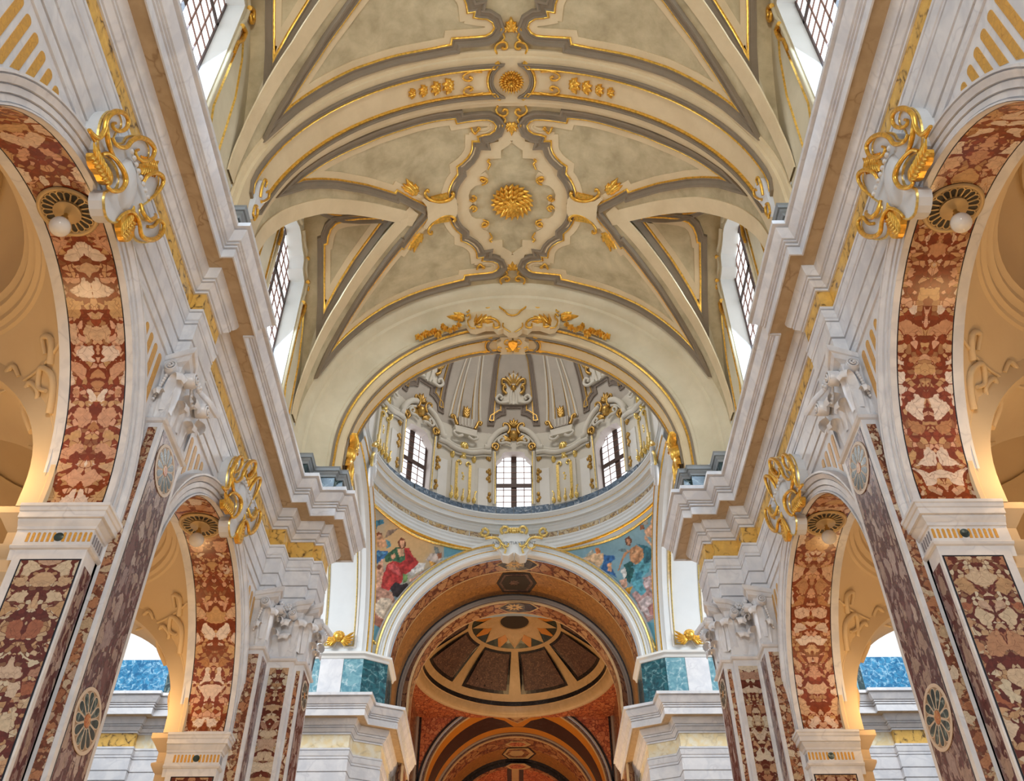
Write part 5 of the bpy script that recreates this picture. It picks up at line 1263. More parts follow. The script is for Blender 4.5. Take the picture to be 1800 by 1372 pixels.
# ---- far arch of the crossing and the transept arches
FARCH = thing('choir_arch', 'white and gilt arch under the dome framing the dark marble choir vault', 'arch', (0, 27.5, 13.9))
def fring(prof, m, name, sm=35, p=None, z0=13.9, zc=13.95): return ring(prof, 72, z0, zc).build(name, m, p or FARCH, sm)
fring([(27.30, 4.36), (27.26, 4.32), (27.30, 4.28)], 'gold_pale', 'gilt_bead', 60)
fring([(27.62, 4.9), (27.40, 4.40), (27.34, 4.28), (27.34, 4.22), (27.38, 4.20), (27.38, 4.13), (27.34, 4.11), (27.34, 4.04), (27.36, 4.02), (27.36, 3.97), (27.40, 3.94), (27.66, 3.94)], 'ringwhite', 'archivolt')
fring([(27.33, 4.115), (27.30, 4.10), (27.33, 4.085)], 'gold_pale', 'gilt_bead', 60)
def transept_arch():
    t = thing('transept_arch', 'white and gilt side arch of the crossing with a panelled soffit', 'arch', (-5.2, YD, 13.9), 'side arches of the crossing')
    def sr(prof, m, name, a0=-12, a1=90, zc=13.95):
        rows = [[(x, YD + r * math.sin(th), zc + r * math.cos(th)) for x, r in prof] for th in [math.radians(a0 + (a1 - a0) * k / 44) for k in range(45)]]
        rows.append([(x, YD + r, 13.9) for x, r in prof]); return MB().grid(rows).build(name, m, t, 35)
    sr([(-4.46, 4.85), (-4.46, 4.46), (-4.50, 4.42), (-4.52, 4.36), (-4.58, 4.34), (-4.58, 4.30), (-4.64, 4.28), (-4.70, 4.22), (-6.05, 4.22), (-6.1, 4.3), (-6.1, 4.9)], 'ringwhite', 'arch_soffit')
    sr([(-4.53, 4.37), (-4.535, 4.33), (-4.575, 4.33), (-4.58, 4.35)], 'gold', 'gilt_bead'); sr([(-4.445, 4.56), (-4.42, 4.53), (-4.445, 4.50)], 'gold', 'gilt_bead')
    fs = lambda a, b, h: (a, YD + (4.22 - h) * math.cos(b / 4.22), 13.95 + (4.22 - h) * math.sin(b / 4.22))
    P = [(-5.86, .35), (-5.86, 6.0), (-4.98, 6.0), (-4.98, .35), (-5.2, .35), (-5.28, .52), (-5.42, .6), (-5.56, .52), (-5.64, .35)]
    strip(MB(), resample(P, .3, True), [(-.02, 0), (0, .04), (.02, 0)], fs, True).build('gilt_bead', 'gold_pale', t, 60)
    strip(MB(), resample(P, .3, True), [(-.1, 0), (-.09, .03), (-.05, .03), (-.04, 0)], fs, True).build('panel_moulding', 'white', t, 60)
both(transept_arch)
def cherub():
    c = (-5.42, 26.74, 14.42)
    t = thing('cherub_head', 'gilt winged cherub head above the blue green dado of the crossing pier', 'sculpture', c, 'gilt cherub heads')
    MB().ball((c[0], c[1] - .04, c[2] + .06), .15, 14, 10, 1, .8, 1.1).build('head', 'gold', t, 180)
    m = MB()
    for k in range(9): m.ball((c[0] + .13 * math.cos(PI * k / 8), c[1] - .02, c[2] + .12 + .10 * math.sin(PI * k / 8)), .055, 8, 6)
    m.build('hair', 'gold', t, 180)
    MB().ball((c[0], c[1] - .13, c[2] + .02), .03, 8, 6).build('nose', 'gold', t, 180)
    fc = lambda a, b, h: (c[0] + a, c[1] - h, c[2] + b)
    for s in (-1, 1):
        for k in range(6): leaf(MB(), fc, (s * .08, -.04), (0 if s > 0 else PI) + s * (.62 - .30 * k), .46 - .04 * k, .12, .06, 1).build('wing_feather', 'gold', t, 80)
both(cherub)
# ---- far piers, dado and entablature of crossing and transept
FENT = [(-16, 26.40), (-10.72, 26.40), (-10.72, 26.55), (-4.69, 26.55), (-4.66, 27.02), (-3.87, 27.36), (-3.87, 31.0)]
def far_pier():
    t = thing('entablature', 'white marble entablature with pale yellow frieze round the far crossing pier', 'entablature', (-4.7, 27, 9.84), 'entablatures on the far crossing piers')
    plan_z(MB(), FENT, P_ARCH).build('architrave', 'marble', t, 25); plan_z(MB(), FENT, P_CORN).build('bed_moulding', 'marble', t, 25); plan_z(MB(), FENT, P_COR2).build('cornice', 'marble', t, 25); plan_z(MB(), FENT, [(.20, 11.735), (.44, 11.735)]).build('cornice_soffit', 'soffit_brown', t)
    for i in range(len(FENT) - 1): plan_z(MB(), [FENT[i], FENT[i + 1]], [(0, 10.92), (0, 11.34)]).build('frieze_slab', 'siena_pale' if i >= 2 else 'siena', t)
    p = thing('crossing_pier', 'far crossing pier with blue green and teal marble dado above its cornice', 'pier', (-4.7, 27, -EYE), 'far crossing piers')
    PP = [(-16, 26.6), (-4.74, 26.6), (-4.71, 27.07), (-3.92, 27.41), (-3.92, 31.0)]
    plan_z(MB(), PP, [(0, -EYE), (0, 9.86)]).build('shaft', 'marble', p)
    G = [(-16, 26.95), (-10.4, 26.95), (-10.4, 26.90), (-4.60, 26.90), (-3.90, 27.30), (-3.90, 28.6)]
    for i in range(len(G) - 1):
        if i == 1: continue
        plan_z(MB(), [G[i], G[i + 1]], [(0, 12.3), (0, 13.86)]).build('dado_slab', ('blue_dado', 'x', 'bluegreen', 'teal', 'teal')[i], p)
    plan_z(MB(), G[2:], [(0, 13.84), (.03, 13.85), (.05, 13.92), (.10, 13.96), (.12, 13.97), (.12, 14.04), (-.2, 14.05)]).build('dado_cap', 'white', p, 30)
    plan_z(MB(), [(-5.9, 26.9), (-5.2, 26.9)], [(0.012, 12.3), (0.012, 13.86)]).build('pale_slab', 'marble', p)
    w = MB().grid([[(-16, 26.98, 13.86), (-6.0, 26.98, 13.86)], [(-16, 26.98, 19), (-6.0, 26.98, 19)]]).build('wall_transept_' + ('left' if SIDE < 0 else 'right'), 'white', kind='structure')
    MB().box((-10.45, 26.86, 12.3), (-10.28, 26.97, 13.86)).build('dado_strip', 'green', p)
M['blue_dado'] = veined('blue marble dado', (.05, .27, .48), (.50, .72, .82), 4.5, .06, .75, .2, (.02, .12, .26), warp=1.2)  # bluer marble for the outer transept dado
both(far_pier)
# ---- plaque with lettering on the ring
PLQ = thing('inscription_plaque', 'white scrolled plaque with gilt scrolls and lettering at the crown of the choir arch', 'plaque', (0, 27.2, 18.0))
P6 = crop(640, 850, 2.628)
def fpl(a, b, h): return (a, 27.25 - h, b)
def pq(*p): return [hit_y(u, v, 27.25) for u, v in P6(*p)]
o_ = pq((640, 215), (660, 240), (640, 290), (600, 260), (560, 250), (570, 280), (600, 300), (640, 330), (660, 335), (690, 310))
o_ = o_ + pq((707, 335)); o_ = [(min(-.02, a) , b) for a, b in o_]
ol = [(a, b) for a, b in o_] ; ol = [(0, hit_y(905, 850 + 205 / 2.628, 27.25)[1])] + pq((660, 205)) + [(a, b) for a, b in pq((628, 225), (622, 250), (606, 270), (604, 295), (630, 318), (640, 335), (665, 338), (690, 322))] + [(0, hit_y(905, 850 + 338 / 2.628, 27.25)[1])]
patch(MB(), ol + [(-a, b) for a, b in reversed(ol[1:-1])], fpl, -.4, .08, .2).build('plaque', 'ringwhite', PLQ)
def plq_scrolls():
    for s, r in ((((545, 225), (560, 218), (575, 232), (566, 248), (548, 250), (540, 236), (552, 230)), .05), (((560, 262), (590, 258), (620, 265), (640, 290), (660, 300), (668, 286)), .05), (((640, 240), (632, 225), (645, 210), (664, 214), (662, 232), (648, 236)), .055), (((595, 300), (612, 310), (630, 300), (628, 285)), .04), (((650, 330), (655, 312), (640, 300)), .04)):
        gilt_scroll(pq(*s), fpl, PLQ, r, r * .7, .14, 'gilt_scroll', 'gold_pale')
    for i in range(3): p = pq((707 - 12 - 10 * i, 222))[0]; blob(MB(), lambda a, b, h: fpl(a, b, h + .08), p, .055, .12, .1).build('gilt_leaf', 'gold_pale', PLQ, 80)
both(plq_scrolls)
fc = bpy.data.curves.new('lettering', 'FONT'); fc.body = 'ANNVNTIAVERVNT'; fc.size = .155; fc.extrude = .008; fc.align_x = 'CENTER'; fc.space_character = 1.12
fc.materials.append(plain('grey lettering', (.22, .25, .28), .6))
_tmp = bpy.data.objects.new('tmp_lettering', fc); COL.objects.link(_tmp); bpy.context.view_layer.update()
lm = bpy.data.meshes.new_from_object(_tmp.evaluated_get(bpy.context.evaluated_depsgraph_get())); bpy.data.objects.remove(_tmp, do_unlink=True)
lo = bpy.data.objects.new('lettering', lm); COL.objects.link(lo); lo.parent = PLQ; lo['kind'] = 'stuff'
zt = hit_y(905, 850 + 285 / 2.628, 27.25)[1]; lo.location = (0, 27.16 - 27.2, zt - 18.0); lo.rotation_euler = (PI / 2, 0, 0)

def stucco_trophy():
    c = hit_x(652, 815, -4.42); fn = lambda a, b, h: (-4.42 + h, a, b)
    t = thing('stucco_trophy', 'grey stucco trophy with gilt scrolls beside the ring of the dome', 'ornament', (-4.42, c[0], c[1]), 'stucco trophies beside the ring')
    for q, m, r in (([(-.3, .5), (-.1, .75), (.15, .7), (.2, .45), (.05, .4)], 'gold_pale', .06), ([(-.1, .35), (-.25, .1), (-.2, -.2), (.05, -.25), (.1, -.05)], 'gold_pale', .06), ([(.15, .3), (.25, 0), (.2, -.4), (.1, -.6)], 'silver', .09), ([(-.15, -.3), (-.1, -.6), (.1, -.75), (.2, -.6)], 'silver', .09), ([(.0, .6), (.0, .2), (.05, -.2), (.0, -.7)], 'silver', .10)):
        scroll(MB(), smooth_path([(c[0] + a, c[1] + b) for a, b in q], 4), fn, r, r * .6, .06).build('stucco_scroll', m, t, 80)
    blob(MB(), fn, (c[0] + .05, c[1] - .25), .28, .34, .2).build('stucco_boss', 'silver', t, 80)
both(stucco_trophy)
# ------------------------------------------------------------------ choir vaults of inlaid marble
CHO = thing('choir_vault', 'dark inlaid marble vault of the choir with star patterned shallow dome', 'vault', (0, 32, 13))
M['choir_brown'] = breccia('brown breccia', [(.40, .20, .09), (.52, .30, .15), (.30, .12, .06)], (.12, .045, .03), 3.2, .07, kind='Object')
M['choir_orange'] = veined('orange brown marble', (.46, .22, .06), (.10, .04, .015), 4.2, .10, .9, .4, (.30, .13, .04), warp=1.8)
M['choir_purple'] = breccia('porphyry', [(.14, .075, .06), (.24, .14, .10), (.10, .055, .05)], (.06, .034, .03), 14, .06, kind='Object', rough=.6)
M['choir_red'] = breccia('red breccia wall', [(.62, .19, .08), (.70, .28, .13), (.52, .15, .07)], (.24, .06, .035), 6.0, .07, kind='Object')
M['choir_cream'] = veined('cream stone', (.62, .44, .24), (.36, .22, .10), 1.5, .03, .4, .4, (.54, .38, .20), warp=1.0)
M['choir_orangeflat'] = plain('orange marble', (.62, .25, .03), .35); M['choir_black'] = veined('black choir marble', (.02, .018, .02), (.18, .16, .15), 4, .02, .4, .25, (.015, .014, .016)); M['choir_grey'] = plain('grey stone moulding', (.38, .33, .29), .5)
M['green_choir'] = veined('dark green choir marble', (.03, .045, .035), (.12, .15, .12), 6, .04, .5, .25)
M['choir_dark'] = plain('dark hexagon', (.045, .034, .027), .85)
ZQ = 13.95
def axis_y(v, z): d = ray(905, v); return d.y / d.z * z
def rg(prof, m, name, zc=ZQ, z0=9.0, p=None): return ring(prof, 64, z0, zc).build(name, m, p or CHO, 35)
r1 = 3.9; zt = ZQ + r1
y = [27.62, axis_y(1003, zt), axis_y(1043, zt)]
rg([(y[0], r1), (y[1], r1)], 'choir_brown', 'breccia_band'); rg([(y[1] - .03, r1 - .01), (y[1] + .03, r1 - .01)], 'choir_cream', 'stone_fillet'); rg([(y[1], r1), (y[2], r1)], 'choir_orange', 'marble_barrel')
r2 = 3.45; zt2 = ZQ + r2; y2 = [axis_y(1059, zt2), axis_y(1076, zt2)]
ya = y[2]; yb = y2[0]
rg([(ya, r1), (ya + .04, r1 - .04)], 'choir_black', 'dark_fillet'); rg([(ya + .04, r1 - .04), (ya + .02, r1 - .08), (ya + .1, r1 - .13), (ya + .1, r1 - .17)], 'choir_grey', 'arch_moulding'); rg([(ya + .1, r1 - .17), (yb - .04, r2 + .08)], 'choir_brown', 'breccia_fillet'); rg([(yb - .04, r2 + .08), (yb - .04, r2 + .03), (yb + .02, r2)], 'choir_cream', 'stone_fillet')
rg([(yb, r2), (y2[1], r2)], 'choir_brown', 'breccia_band'); rg([(y2[1], r2), (y2[1] + .06, r2), (y2[1] + .06, r2 + .2)], 'choir_cream', 'stone_fillet')
# inlaid hexagon and lozenges on the crowns
def soff(R): return lambda a, b, h: (-(R - h) * math.sin(b / R), a, ZQ + (R - h) * math.cos(b / R))
def hit_soff(px, R): return [hit_cyl(u, v, R, ZQ) for u, v in px]
Q6 = crop(640, 850, 2.628)
hx = hit_soff(Q6((612, 458), (640, 412), (765, 410), (798, 458), (765, 500), (640, 498)), r1)
cxy = (sum(p[0] for p in hx) / 6, 0)
HEX = thing('hexagon_inlay', 'dark hexagonal panel on the crown of the orange choir barrel', 'inlay', soff(r1)(cxy[0], 0, 0))
for sc, m, h, nm in ((1.0, 'choir_dark', .02, 'outer_slab'), (.86, 'choir_purple', .03, 'rim_slab'), (.72, 'choir_dark', .04, 'inner_slab')):
    patch(MB(), [(cxy[0] + (a - cxy[0]) * sc, b * sc) for a, b in hx], soff(r1), 0, h, .2).build(nm, m, HEX)
for k in range(8): leaf(MB(), lambda a, b, h: soff(r1)(a, b, h + .04), cxy, k * PI / 4, .2, .1, .03).build('flower_petal', 'choir_purple', HEX, 80)
def lozenge(px, R, nm):
    P = hit_soff(px, R); c = (sum(p[0] for p in P) / len(P), 0)
    t = thing('lozenge_inlay', nm, 'inlay', soff(R)(c[0], 0, 0))
    patch(MB(), [(c[0] + (a - c[0]) * 1.12, b * 1.1) for a, b in P], soff(R), 0, .012, .3).build('pale_border', 'choir_cream', t)
    patch(MB(), P, soff(R), .01, .02, .3).build('dark_ground', 'choir_black', t)
    for k in range(10): 
        a = 2 * PI * k / 10; leaf(MB(), lambda p, q, h: soff(R)(p, q, h + .015), (c[0] + .05 * math.cos(a), .08 * math.sin(a)), a, .16 + .10 * abs(math.sin(a)), .1, .02).build('pale_petal', 'choir_cream', t, 80)
lozenge(Q6((615, 373), (660, 352), (710, 346), (765, 352), (800, 373), (765, 392), (710, 398), (660, 392)), r1, 'pale flower inlay in a dark lozenge just inside the choir arch')
lozenge(Q6((625, 572), (665, 552), (712, 546), (765, 552), (800, 572), (765, 588), (712, 592), (665, 588)), r2, 'pale flower inlay in a dark lozenge before the star dome')
# ---- star patterned shallow dome
YS, ZR, RS, HS = 34.4, 17.5, 3.60, 1.85; RB = (RS * RS + HS * HS) / (2 * HS); ZB = ZR + HS - RB
SAIL = thing('star_dome', 'shallow choir dome inlaid with a cream and orange star and porphyry panels', 'dome', (0, YS, ZR))
def sz(a, b, h=0): return ZB + math.sqrt(max(.01, (RB - h) ** 2 - a * a - (b - YS) ** 2))
def SF(a, b, h): return (a, b, sz(a, b) - h)
rows = [[SF(RS * j / 16 * math.sin(2 * PI * k / 64), YS + RS * j / 16 * math.cos(2 * PI * k / 64), 0) for k in range(64)] for j in range(17)]
MB().grid(rows, cu=True).build('dome_shell', 'choir_cream', SAIL, 60)
revolve([(3.60, ZR), (3.60, ZR - .02), (3.66, ZR - .03)], 48, (0, YS), -1.9, 1.9).build('stone_fillet', 'choir_cream', SAIL)
revolve([(3.55, ZR + .06), (3.58, ZR - .12)], 48, (0, YS), -1.9, 1.9).build('black_band', 'choir_black', SAIL)
revolve([(3.58, ZR - .10), (3.63, ZR - .13), (3.68, ZR - .34), (3.78, ZR - .44), (3.95, ZR - .46)], 48, (0, YS), -1.9, 1.9).build('stone_cornice', 'choir_cream', SAIL, 40)
def polar(r, a): return (r * math.sin(a), YS + r * math.cos(a))
def sector(r0, r1_, a0, a1, n=10): return [polar(r0, a0 + (a1 - a0) * k / n) for k in range(n + 1)] + [polar(r1_, a1 - (a1 - a0) * k / n) for k in range(n + 1)]
for k in range(8):
    a0, a1 = PI / 4 * k, PI / 4 * (k + 1)
    g = .085
    patch(MB(), sector(1.86, 3.36, a0 + g * .9, a1 - g * .9), SF, 0, .012, .3).build('black_border', 'choir_black', SAIL)
    patch(MB(), sector(1.96, 3.26, a0 + g * 1.5, a1 - g * 1.3), SF, .01, .022, .3).build('porphyry_slab', 'choir_purple', SAIL)
patch(MB(), arc((0, YS), 1.70, 0, 2 * PI, 48)[:-1], SF, 0, .012, .25).build('green_disc', 'green_choir', SAIL)
for k in range(8):
    a = PI / 4 * (k + .5); patch(MB(), [polar(.98, a), polar(1.28, a + .17), polar(1.66, a + .03), polar(1.66, a - .03), polar(1.28, a - .17)], SF, .012, .034, .25).build('orange_point', 'choir_orangeflat', SAIL)
star = []
for k in range(8): star += [polar(1.68, PI / 4 * k), polar(1.02, PI / 4 * (k + .5))]
patch(MB(), star, SF, .015, .028, .25).build('cream_star', 'choir_cream', SAIL)
blob(MB(), lambda a, b, h: SF(a, b, h + .02), (0, YS), .62, .62, .05, 0, 24).build('dark_boss', 'choir_dark', SAIL, 60)
strip(MB(), arc((0, YS), .62, 0, 2 * PI, 32)[:-1], [(-.06, .02), (-.03, .06), (0, .05), (.03, .02)], SF, True).build('boss_rim', 'choir_cream', SAIL, 60)
# ---- red breccia spandrel wall with arch, and the nested vaults behind it
YE = 38.3; zc2 = 13.95; R_e = hit_y(905, 1231, YE)[1] - zc2
xl = hit_y(738, 1290, YE)[0]
end = [(xl, 9.0), (xl, ZR - .2), (-xl, ZR - .2), (-xl, 9.0), (-xl - .0, 9.0)]
ha = [(-R_e * math.cos(PI * k / 40), zc2 + R_e * math.sin(PI * k / 40)) for k in range(41)]
shape = [(xl, 9.0), (xl, ZR + .6), (-xl, ZR + .6), (-xl, 9.0), (R_e, 9.0)] + list(reversed(ha)) + [(-R_e, 9.0)]
shape = [(xl - .3, 9.0), (xl - .3, ZR + .6), (-xl + .3, ZR + .6), (-xl + .3, 9.0), (R_e, 9.0)] + list(reversed(ha)) + [(-R_e, 9.0)]
EW = patch(MB(), shape, lambda a, b, h: (a, YE - h, b), 0, 0, .6).build('wall_choir', 'choir_red', kind='structure')
for s in (-1, 1):
    m = MB().box((s * (-xl) - .04, YE - .05, 9), (s * (-xl) + .04, YE + .01, ZR + .2)); m.build('black_border', 'choir_black', EW)
    MB().box((s * (-xl + .16) - .10, YE - .12, 9), (s * (-xl + .16) + .10, YE, ZR + .2)).build('stone_strip', 'choir_grey', EW)
    w = MB().grid([[(s * 4.05, 30.6, 9), (s * 4.05, YE, 9)], [(s * 4.05, 30.6, ZR + 1), (s * 4.05, YE, ZR + 1)]]).build('side_wall', 'choir_brown', EW)
sp_ = []
for k in range(61):
    a = -1.75 + 3.5 * k / 60; t_ = min(4.3 / max(1e-6, abs(math.sin(a))), (YE + .02 - YS) / math.cos(a) if math.cos(a) > .05 else 99)
    sp_.append([(3.80 * math.sin(a), YS + 3.80 * math.cos(a), ZR - .43), (max(3.81, t_) * math.sin(a), YS + max(3.81, t_) * math.cos(a), ZR - .45)])
MB().grid(sp_).build('dome_spandrel', 'choir_red', EW)
INN = thing('choir_inner_vault', 'nested black and orange marble barrel vaults at the end of the choir', 'vault', (0, 38, 9))
def rq(prof, m, name): return ring(prof, 56, 9.0, zc2).build(name, m, INN, 35)
R = R_e
rq([(YE - .05, R + .13), (YE - .05, R + .03)], 'choir_black', 'dark_fillet')
rq([(YE - .04, R + .05), (YE - .1, R + .02), (YE - .08, R - .05)], 'choir_grey', 'arch_moulding'); rq([(YE - .06, R - .05), (YE, R - .14)], 'choir_purple', 'porphyry_band'); rq([(YE, R - .14), (YE - .02, R - .17), (YE + .05, R - .2)], 'choir_cream', 'stone_fillet')
R = R - .2; zt = zc2 + R; v = [1247, 1253, 1277, 1286]; Y = [YE + .05] + [axis_y(q, zt) for q in v[1:]]
rq([(Y[0], R), (Y[1], R)], 'choir_orangeflat', 'orange_band'); rq([(Y[1], R), (Y[2], R)], 'choir_black', 'black_barrel'); rq([(Y[2], R), (Y[3], R)], 'choir_orangeflat', 'orange_band')
def sq(RR): return lambda a, b, h: (-(RR - h) * math.sin(b / RR), a, zc2 + (RR - h) * math.cos(b / RR))
def lz(px, RR, sc, m, h, nm): 
    P = [hit_cyl(u, v_, RR, zc2) for u, v_ in px]; cy = (min(p[0] for p in P) + max(p[0] for p in P)) / 2
    patch(MB(), [(cy + (a - cy) * sc, b * sc) for a, b in P], sq(RR), 0, h, .2).build(nm, m, INN)
E4 = crop(700, 1200, 4.286)
LZ = E4((715, 260), (800, 230), (895, 192), (1000, 230), (1090, 260), (1000, 280), (940, 325), (870, 325), (800, 280))
lz(LZ, R, 1.0, 'choir_orangeflat', .02, 'orange_lozenge'); LZ2 = E4((770, 245), (895, 200), (1020, 245), (900, 300)); lz(LZ2, R, 1.0, 'choir_cream', .03, 'pale_lozenge'); lz(LZ2, R, .86, 'choir_brown', .035, 'brown_lozenge'); lz(LZ2, R, .5, 'choir_cream', .04, 'flower_inlay')
Ra = R; R = R - .22
rq([(Y[3], Ra), (Y[3] - .02, Ra - .05), (Y[3] + .06, Ra - .08)], 'choir_grey', 'arch_moulding'); rq([(Y[3] + .06, Ra - .08), (Y[3] + .06, Ra - .15)], 'choir_purple', 'porphyry_band'); rq([(Y[3] + .06, Ra - .15), (Y[3] + .04, Ra - .2), (Y[3] + .1, R)], 'choir_cream', 'stone_fillet')
zt = zc2 + R; yb = Y[3] + .1; yc_ = axis_y(1314, zt); yd = axis_y(1332, zt)
rq([(yb, R), (yc_, R)], 'choir_brown', 'breccia_band'); rq([(yc_, R), (yd, R)], 'choir_orange', 'marble_barrel')
HX2 = E4((780, 535), (820, 488), (990, 485), (1040, 530), (990, 570), (830, 570)); lz(HX2, R, 1.0, 'choir_black', .02, 'black_hexagon'); lz(HX2, R, .9, 'choir_cream', .03, 'pale_hexagon'); lz(HX2, R, .7, 'choir_brown', .035, 'brown_hexagon'); lz(HX2, R, .45, 'choir_cream', .04, 'shell_inlay')
L3_ = E4((805, 460), (850, 440), (950, 440), (1000, 462), (950, 478), (850, 478)); lz(L3_, R, 1.0, 'choir_cream', .02, 'pale_lozenge'); lz(L3_, R, .7, 'choir_red', .03, 'red_lozenge')
Rb = R; R = R - .3
rq([(yd, Rb), (yd, Rb - .1), (yd + .1, Rb - .14), (yd + .1, R)], 'choir_black', 'dark_fillet')
zt = zc2 + R; ye = axis_y(1350, zt)
rq([(yd + .1, R), (ye, R)], 'choir_brown', 'breccia_band'); L4 = E4((810, 625), (850, 605), (950, 605), (1000, 630), (950, 648), (850, 648)); lz(L4, R, 1.0, 'choir_cream', .02, 'pale_lozenge'); lz(L4, R, .7, 'choir_red', .03, 'red_lozenge')
rq([(ye, R), (ye + 3, R)], 'choir_red', 'end_barrel')
for x, m in ((0, 'choir_cream'), (-.28, 'choir_black'), (.28, 'choir_black')):
    patch(MB(), [(ye + .02, x - (.16 if not x else .1)), (ye + 2.9, x - (.16 if not x else .1)), (ye + 2.9, x + (.16 if not x else .1)), (ye + .02, x + (.16 if not x else .1))], sq(R), 0, .03, .4).build('rib_strip', m, INN)
MB().grid([[(-4, ye + 3, 8), (4, ye + 3, 8)], [(-4, ye + 3, 18), (4, ye + 3, 18)]]).build('wall_apse', 'choir_red', kind='structure')
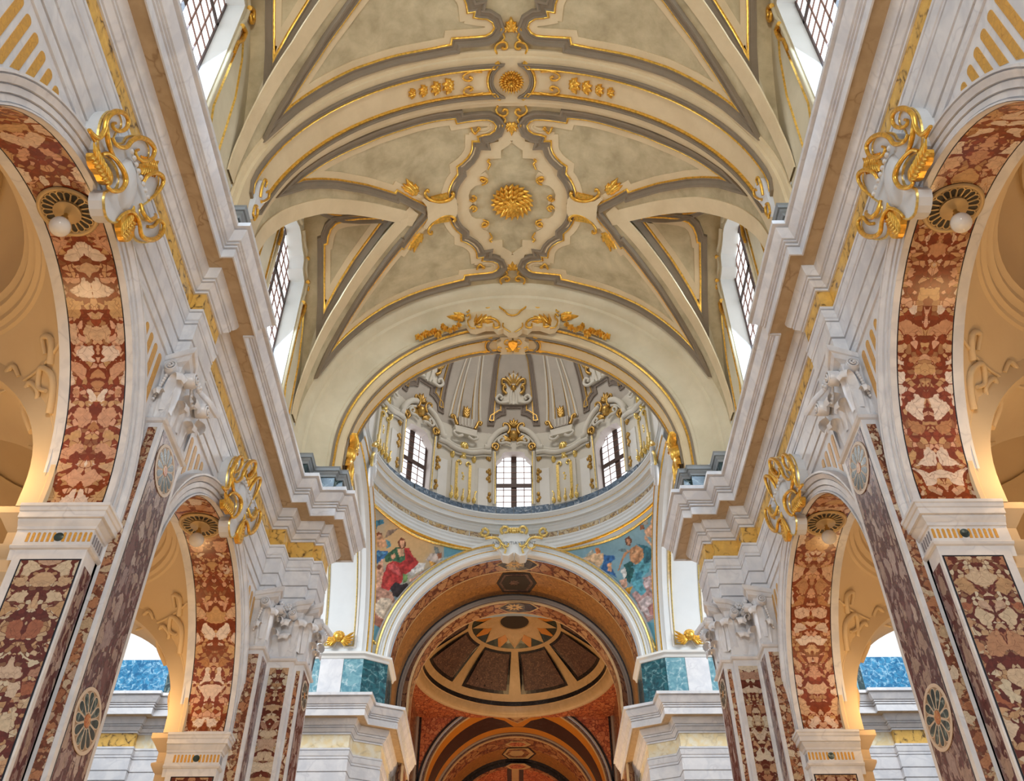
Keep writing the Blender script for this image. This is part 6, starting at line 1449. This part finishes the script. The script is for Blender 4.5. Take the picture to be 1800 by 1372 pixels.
# ------------------------------------------------------------------ floor and side aisles
M['floor'] = veined('warm marble floor', (.50, .36, .24), (.2, .12, .08), .8, .03, .4, .35, (.42, .30, .20)); M['respond'] = plaster('sandstone', (.50, .38, .24), (.58, .45, .30), .8, .7, .05)
MB().grid([[(-16, -8, -EYE), (16, -8, -EYE)], [(-16, 50, -EYE), (16, 50, -EYE)]]).build('floor', 'floor', kind='structure')
M_floor_done = True
XA0, XA1, XAC = -5.88, -10.9, -8.4; S_A = 3.6; Z_R = 9.70
def aisle_vault(i):
    yc = ARCHES[i]; zc = 7.1
    t = thing('aisle_vault', ('ochre stucco aisle vault with small dome behind the arch before the single pilaster', 'ochre stucco aisle vault with small dome behind the arch next to the crossing pier')[i], 'vault', (XAC, yc, zc), 'aisle vaults of bay %d' % (i + 1))
    def fn(a, b, h):   # a = angle, b = elevation angle
        r = S_A - h; return (XAC + r * math.cos(b) * math.cos(a), yc + r * math.cos(b) * math.sin(a), zc + r * math.sin(b))
    e1 = math.asin((Z_R - zc) / S_A); mb = MB(); n, m = 180, 50; V = []; F = []
    for j in range(m + 1):
        for k in range(n): V.append(fn(2 * PI * k / n, e1 * j / m, 0))
    for j in range(m):
        for k in range(n):
            q = (j * n + k, j * n + (k + 1) % n, (j + 1) * n + (k + 1) % n, (j + 1) * n + k)
            if any(abs(V[p][0] - XAC) < 2.50 and abs(V[p][1] - yc) < 2.5 for p in q): F.append(q)
    used = set(p for q in F for p in q)
    V = [(max(XAC - 2.50, min(XAC + 2.50, x)), max(yc - 2.5, min(yc + 2.5, y)), z) if i in used else (x, y, z) for i, (x, y, z) in enumerate(V)]
    mb.add(V, F); mb.build('pendentives', 'aisle', t, 60)
    rr = math.sqrt(S_A ** 2 - (Z_R - zc) ** 2)
    revolve([(rr + .04, Z_R - .03), (rr - .02, Z_R - .02), (rr - .05, Z_R + .03), (rr - .12, Z_R + .05), (rr - .14, Z_R + .14), (rr - .24, Z_R + .17), (rr - .26, Z_R + .26), (rr - .34, Z_R + .30), (rr - .34, Z_R + .34), (rr - .28, Z_R + .36)], 64, (XAC, yc)).build('dome_cornice', 'aisle', t, 30)
    R0 = rr - .28; revolve([(R0 * math.cos(PI / 2 * k / 12), Z_R + .36 + 1.5 * math.sin(PI / 2 * k / 12)) for k in range(13)], 64, (XAC, yc)).build('dome_shell', 'aisle', t, 60)
    revolve([(1.5, Z_R + .36 + 1.5 * math.sqrt(1 - (1.5 / R0) ** 2) + .02), (1.49, Z_R + 1.36), (1.40, Z_R + 1.42)], 48, (XAC, yc)).build('dome_fillet', 'aisle', t, 40)
    # stucco scrolls on the pendentive towards the far nave pier
    for sa in (1, -1):
        a0 = sa * math.radians(51)
        for P in ([(-.07, .30), (-.13, .42), (-.06, .50), (-.01, .44), (-.06, .40)], [(.06, .28), (.11, .40), (.05, .48), (.0, .42), (.05, .38)], [(.0, .12), (-.04, .24), (.02, .34), (.04, .26)], [(-.01, .0), (.02, .10), (-.02, .16)], [(.13, .48), (.20, .55), (.13, .58), (.11, .53)], [(-.14, .48), (-.21, .55), (-.15, .59), (-.12, .53)]):
            scroll(MB(), smooth_path([(a0 + a, .08 + b) for a, b in P], 4), fn, .055, .03, .03).build('stucco_scroll', 'aisle', t, 80)
        scroll(MB(), [(a0 - .27 + .54 * k / 12, .585 + .0 * k) for k in range(13)], fn, .025, .025, .01).build('stucco_bead', 'aisle', t, 80)
    # transverse arch to the next aisle bay
    y0, y1 = yc + 2.48, yc + (4.2, 3.4)[i]
    for (p0, p1) in (((y0, y1),) ):
        prof = [(p0 + .02, 2.66), (p0 - .03, 2.64), (p0 - .03, 2.58), (p0 - .01, 2.56), (p0 - .01, 2.31), (p0 + .02, 2.30), (p1 - .1, 2.30), (p1, 2.32), (p1, 2.66)]
        rows = [[(XAC + r * math.sin(th), y, 7.2 + r * math.cos(th)) for y, r in prof] for th in [math.radians(-90 + 180 * k / 40) for k in range(41)]]
        rows.insert(0, [(p[0], p[1], 6.95) for p in rows[0]]); rows.append([(p[0], p[1], 6.95) for p in rows[-1]])
        MB().grid(rows).build('transverse_arch', 'aisle', t, 35)
        # spandrel above the transverse arch
        hole = [(XAC - 2.56 * math.cos(PI * k / 30), 7.2 + 2.56 * math.sin(PI * k / 30)) for k in range(31)]
        shp = [(-11.1, 7.0), (-11.1, 10.1), (-5.75, 10.1), (-5.75, 7.0), (-5.84, 7.0)] + list(reversed(hole)) + [(-10.96, 7.0)]
        patch(MB(), shp, lambda a, b, h: (a, p0 + .05 - h, b), 0, 0, .8).build('spandrel', 'aisle', t)
    # far wall arch on the outer side
    MB().grid([[(XA1, yc - 3.2, -EYE), (XA1, yc + 3.2, -EYE)], [(XA1, yc - 3.2, 9.6), (XA1, yc + 3.2, 9.6)]]).build('outer_wall', 'aisle', t)
for i in (0, 1): both(aisle_vault, i)
def aisle_respond(i):
    j0 = ARCHES[i] + R_A + .04
    t = thing('aisle_respond', ('sandstone aisle respond with moulded impost behind the wide pier', 'sandstone aisle respond with moulded impost at the crossing pier')[i], 'pier', (-6.0, j0 + .5, -EYE), 'aisle responds of bay %d' % (i + 1))
    pth = [(-6.10, j0 + 1.4), (-6.10, j0 + .12), (-5.86, j0 + .12)]
    plan_z(MB(), pth, [(0, -EYE), (0, 6.05)]).build('shaft', 'respond', t)
    plan_z(MB(), pth, [(0, 6.0), (.03, 6.06), (.05, 6.1), (.02, 6.14), (.02, 6.30), (.05, 6.33), (.10, 6.42), (.10, 6.46), (.04, 6.50), (.04, 6.66), (.07, 6.7), (.12, 6.78), (.18, 6.86), (.18, 6.95), (-.3, 6.96)]).build('impost', 'respond', t, 30)
for i in (0, 1): both(aisle_respond, i)
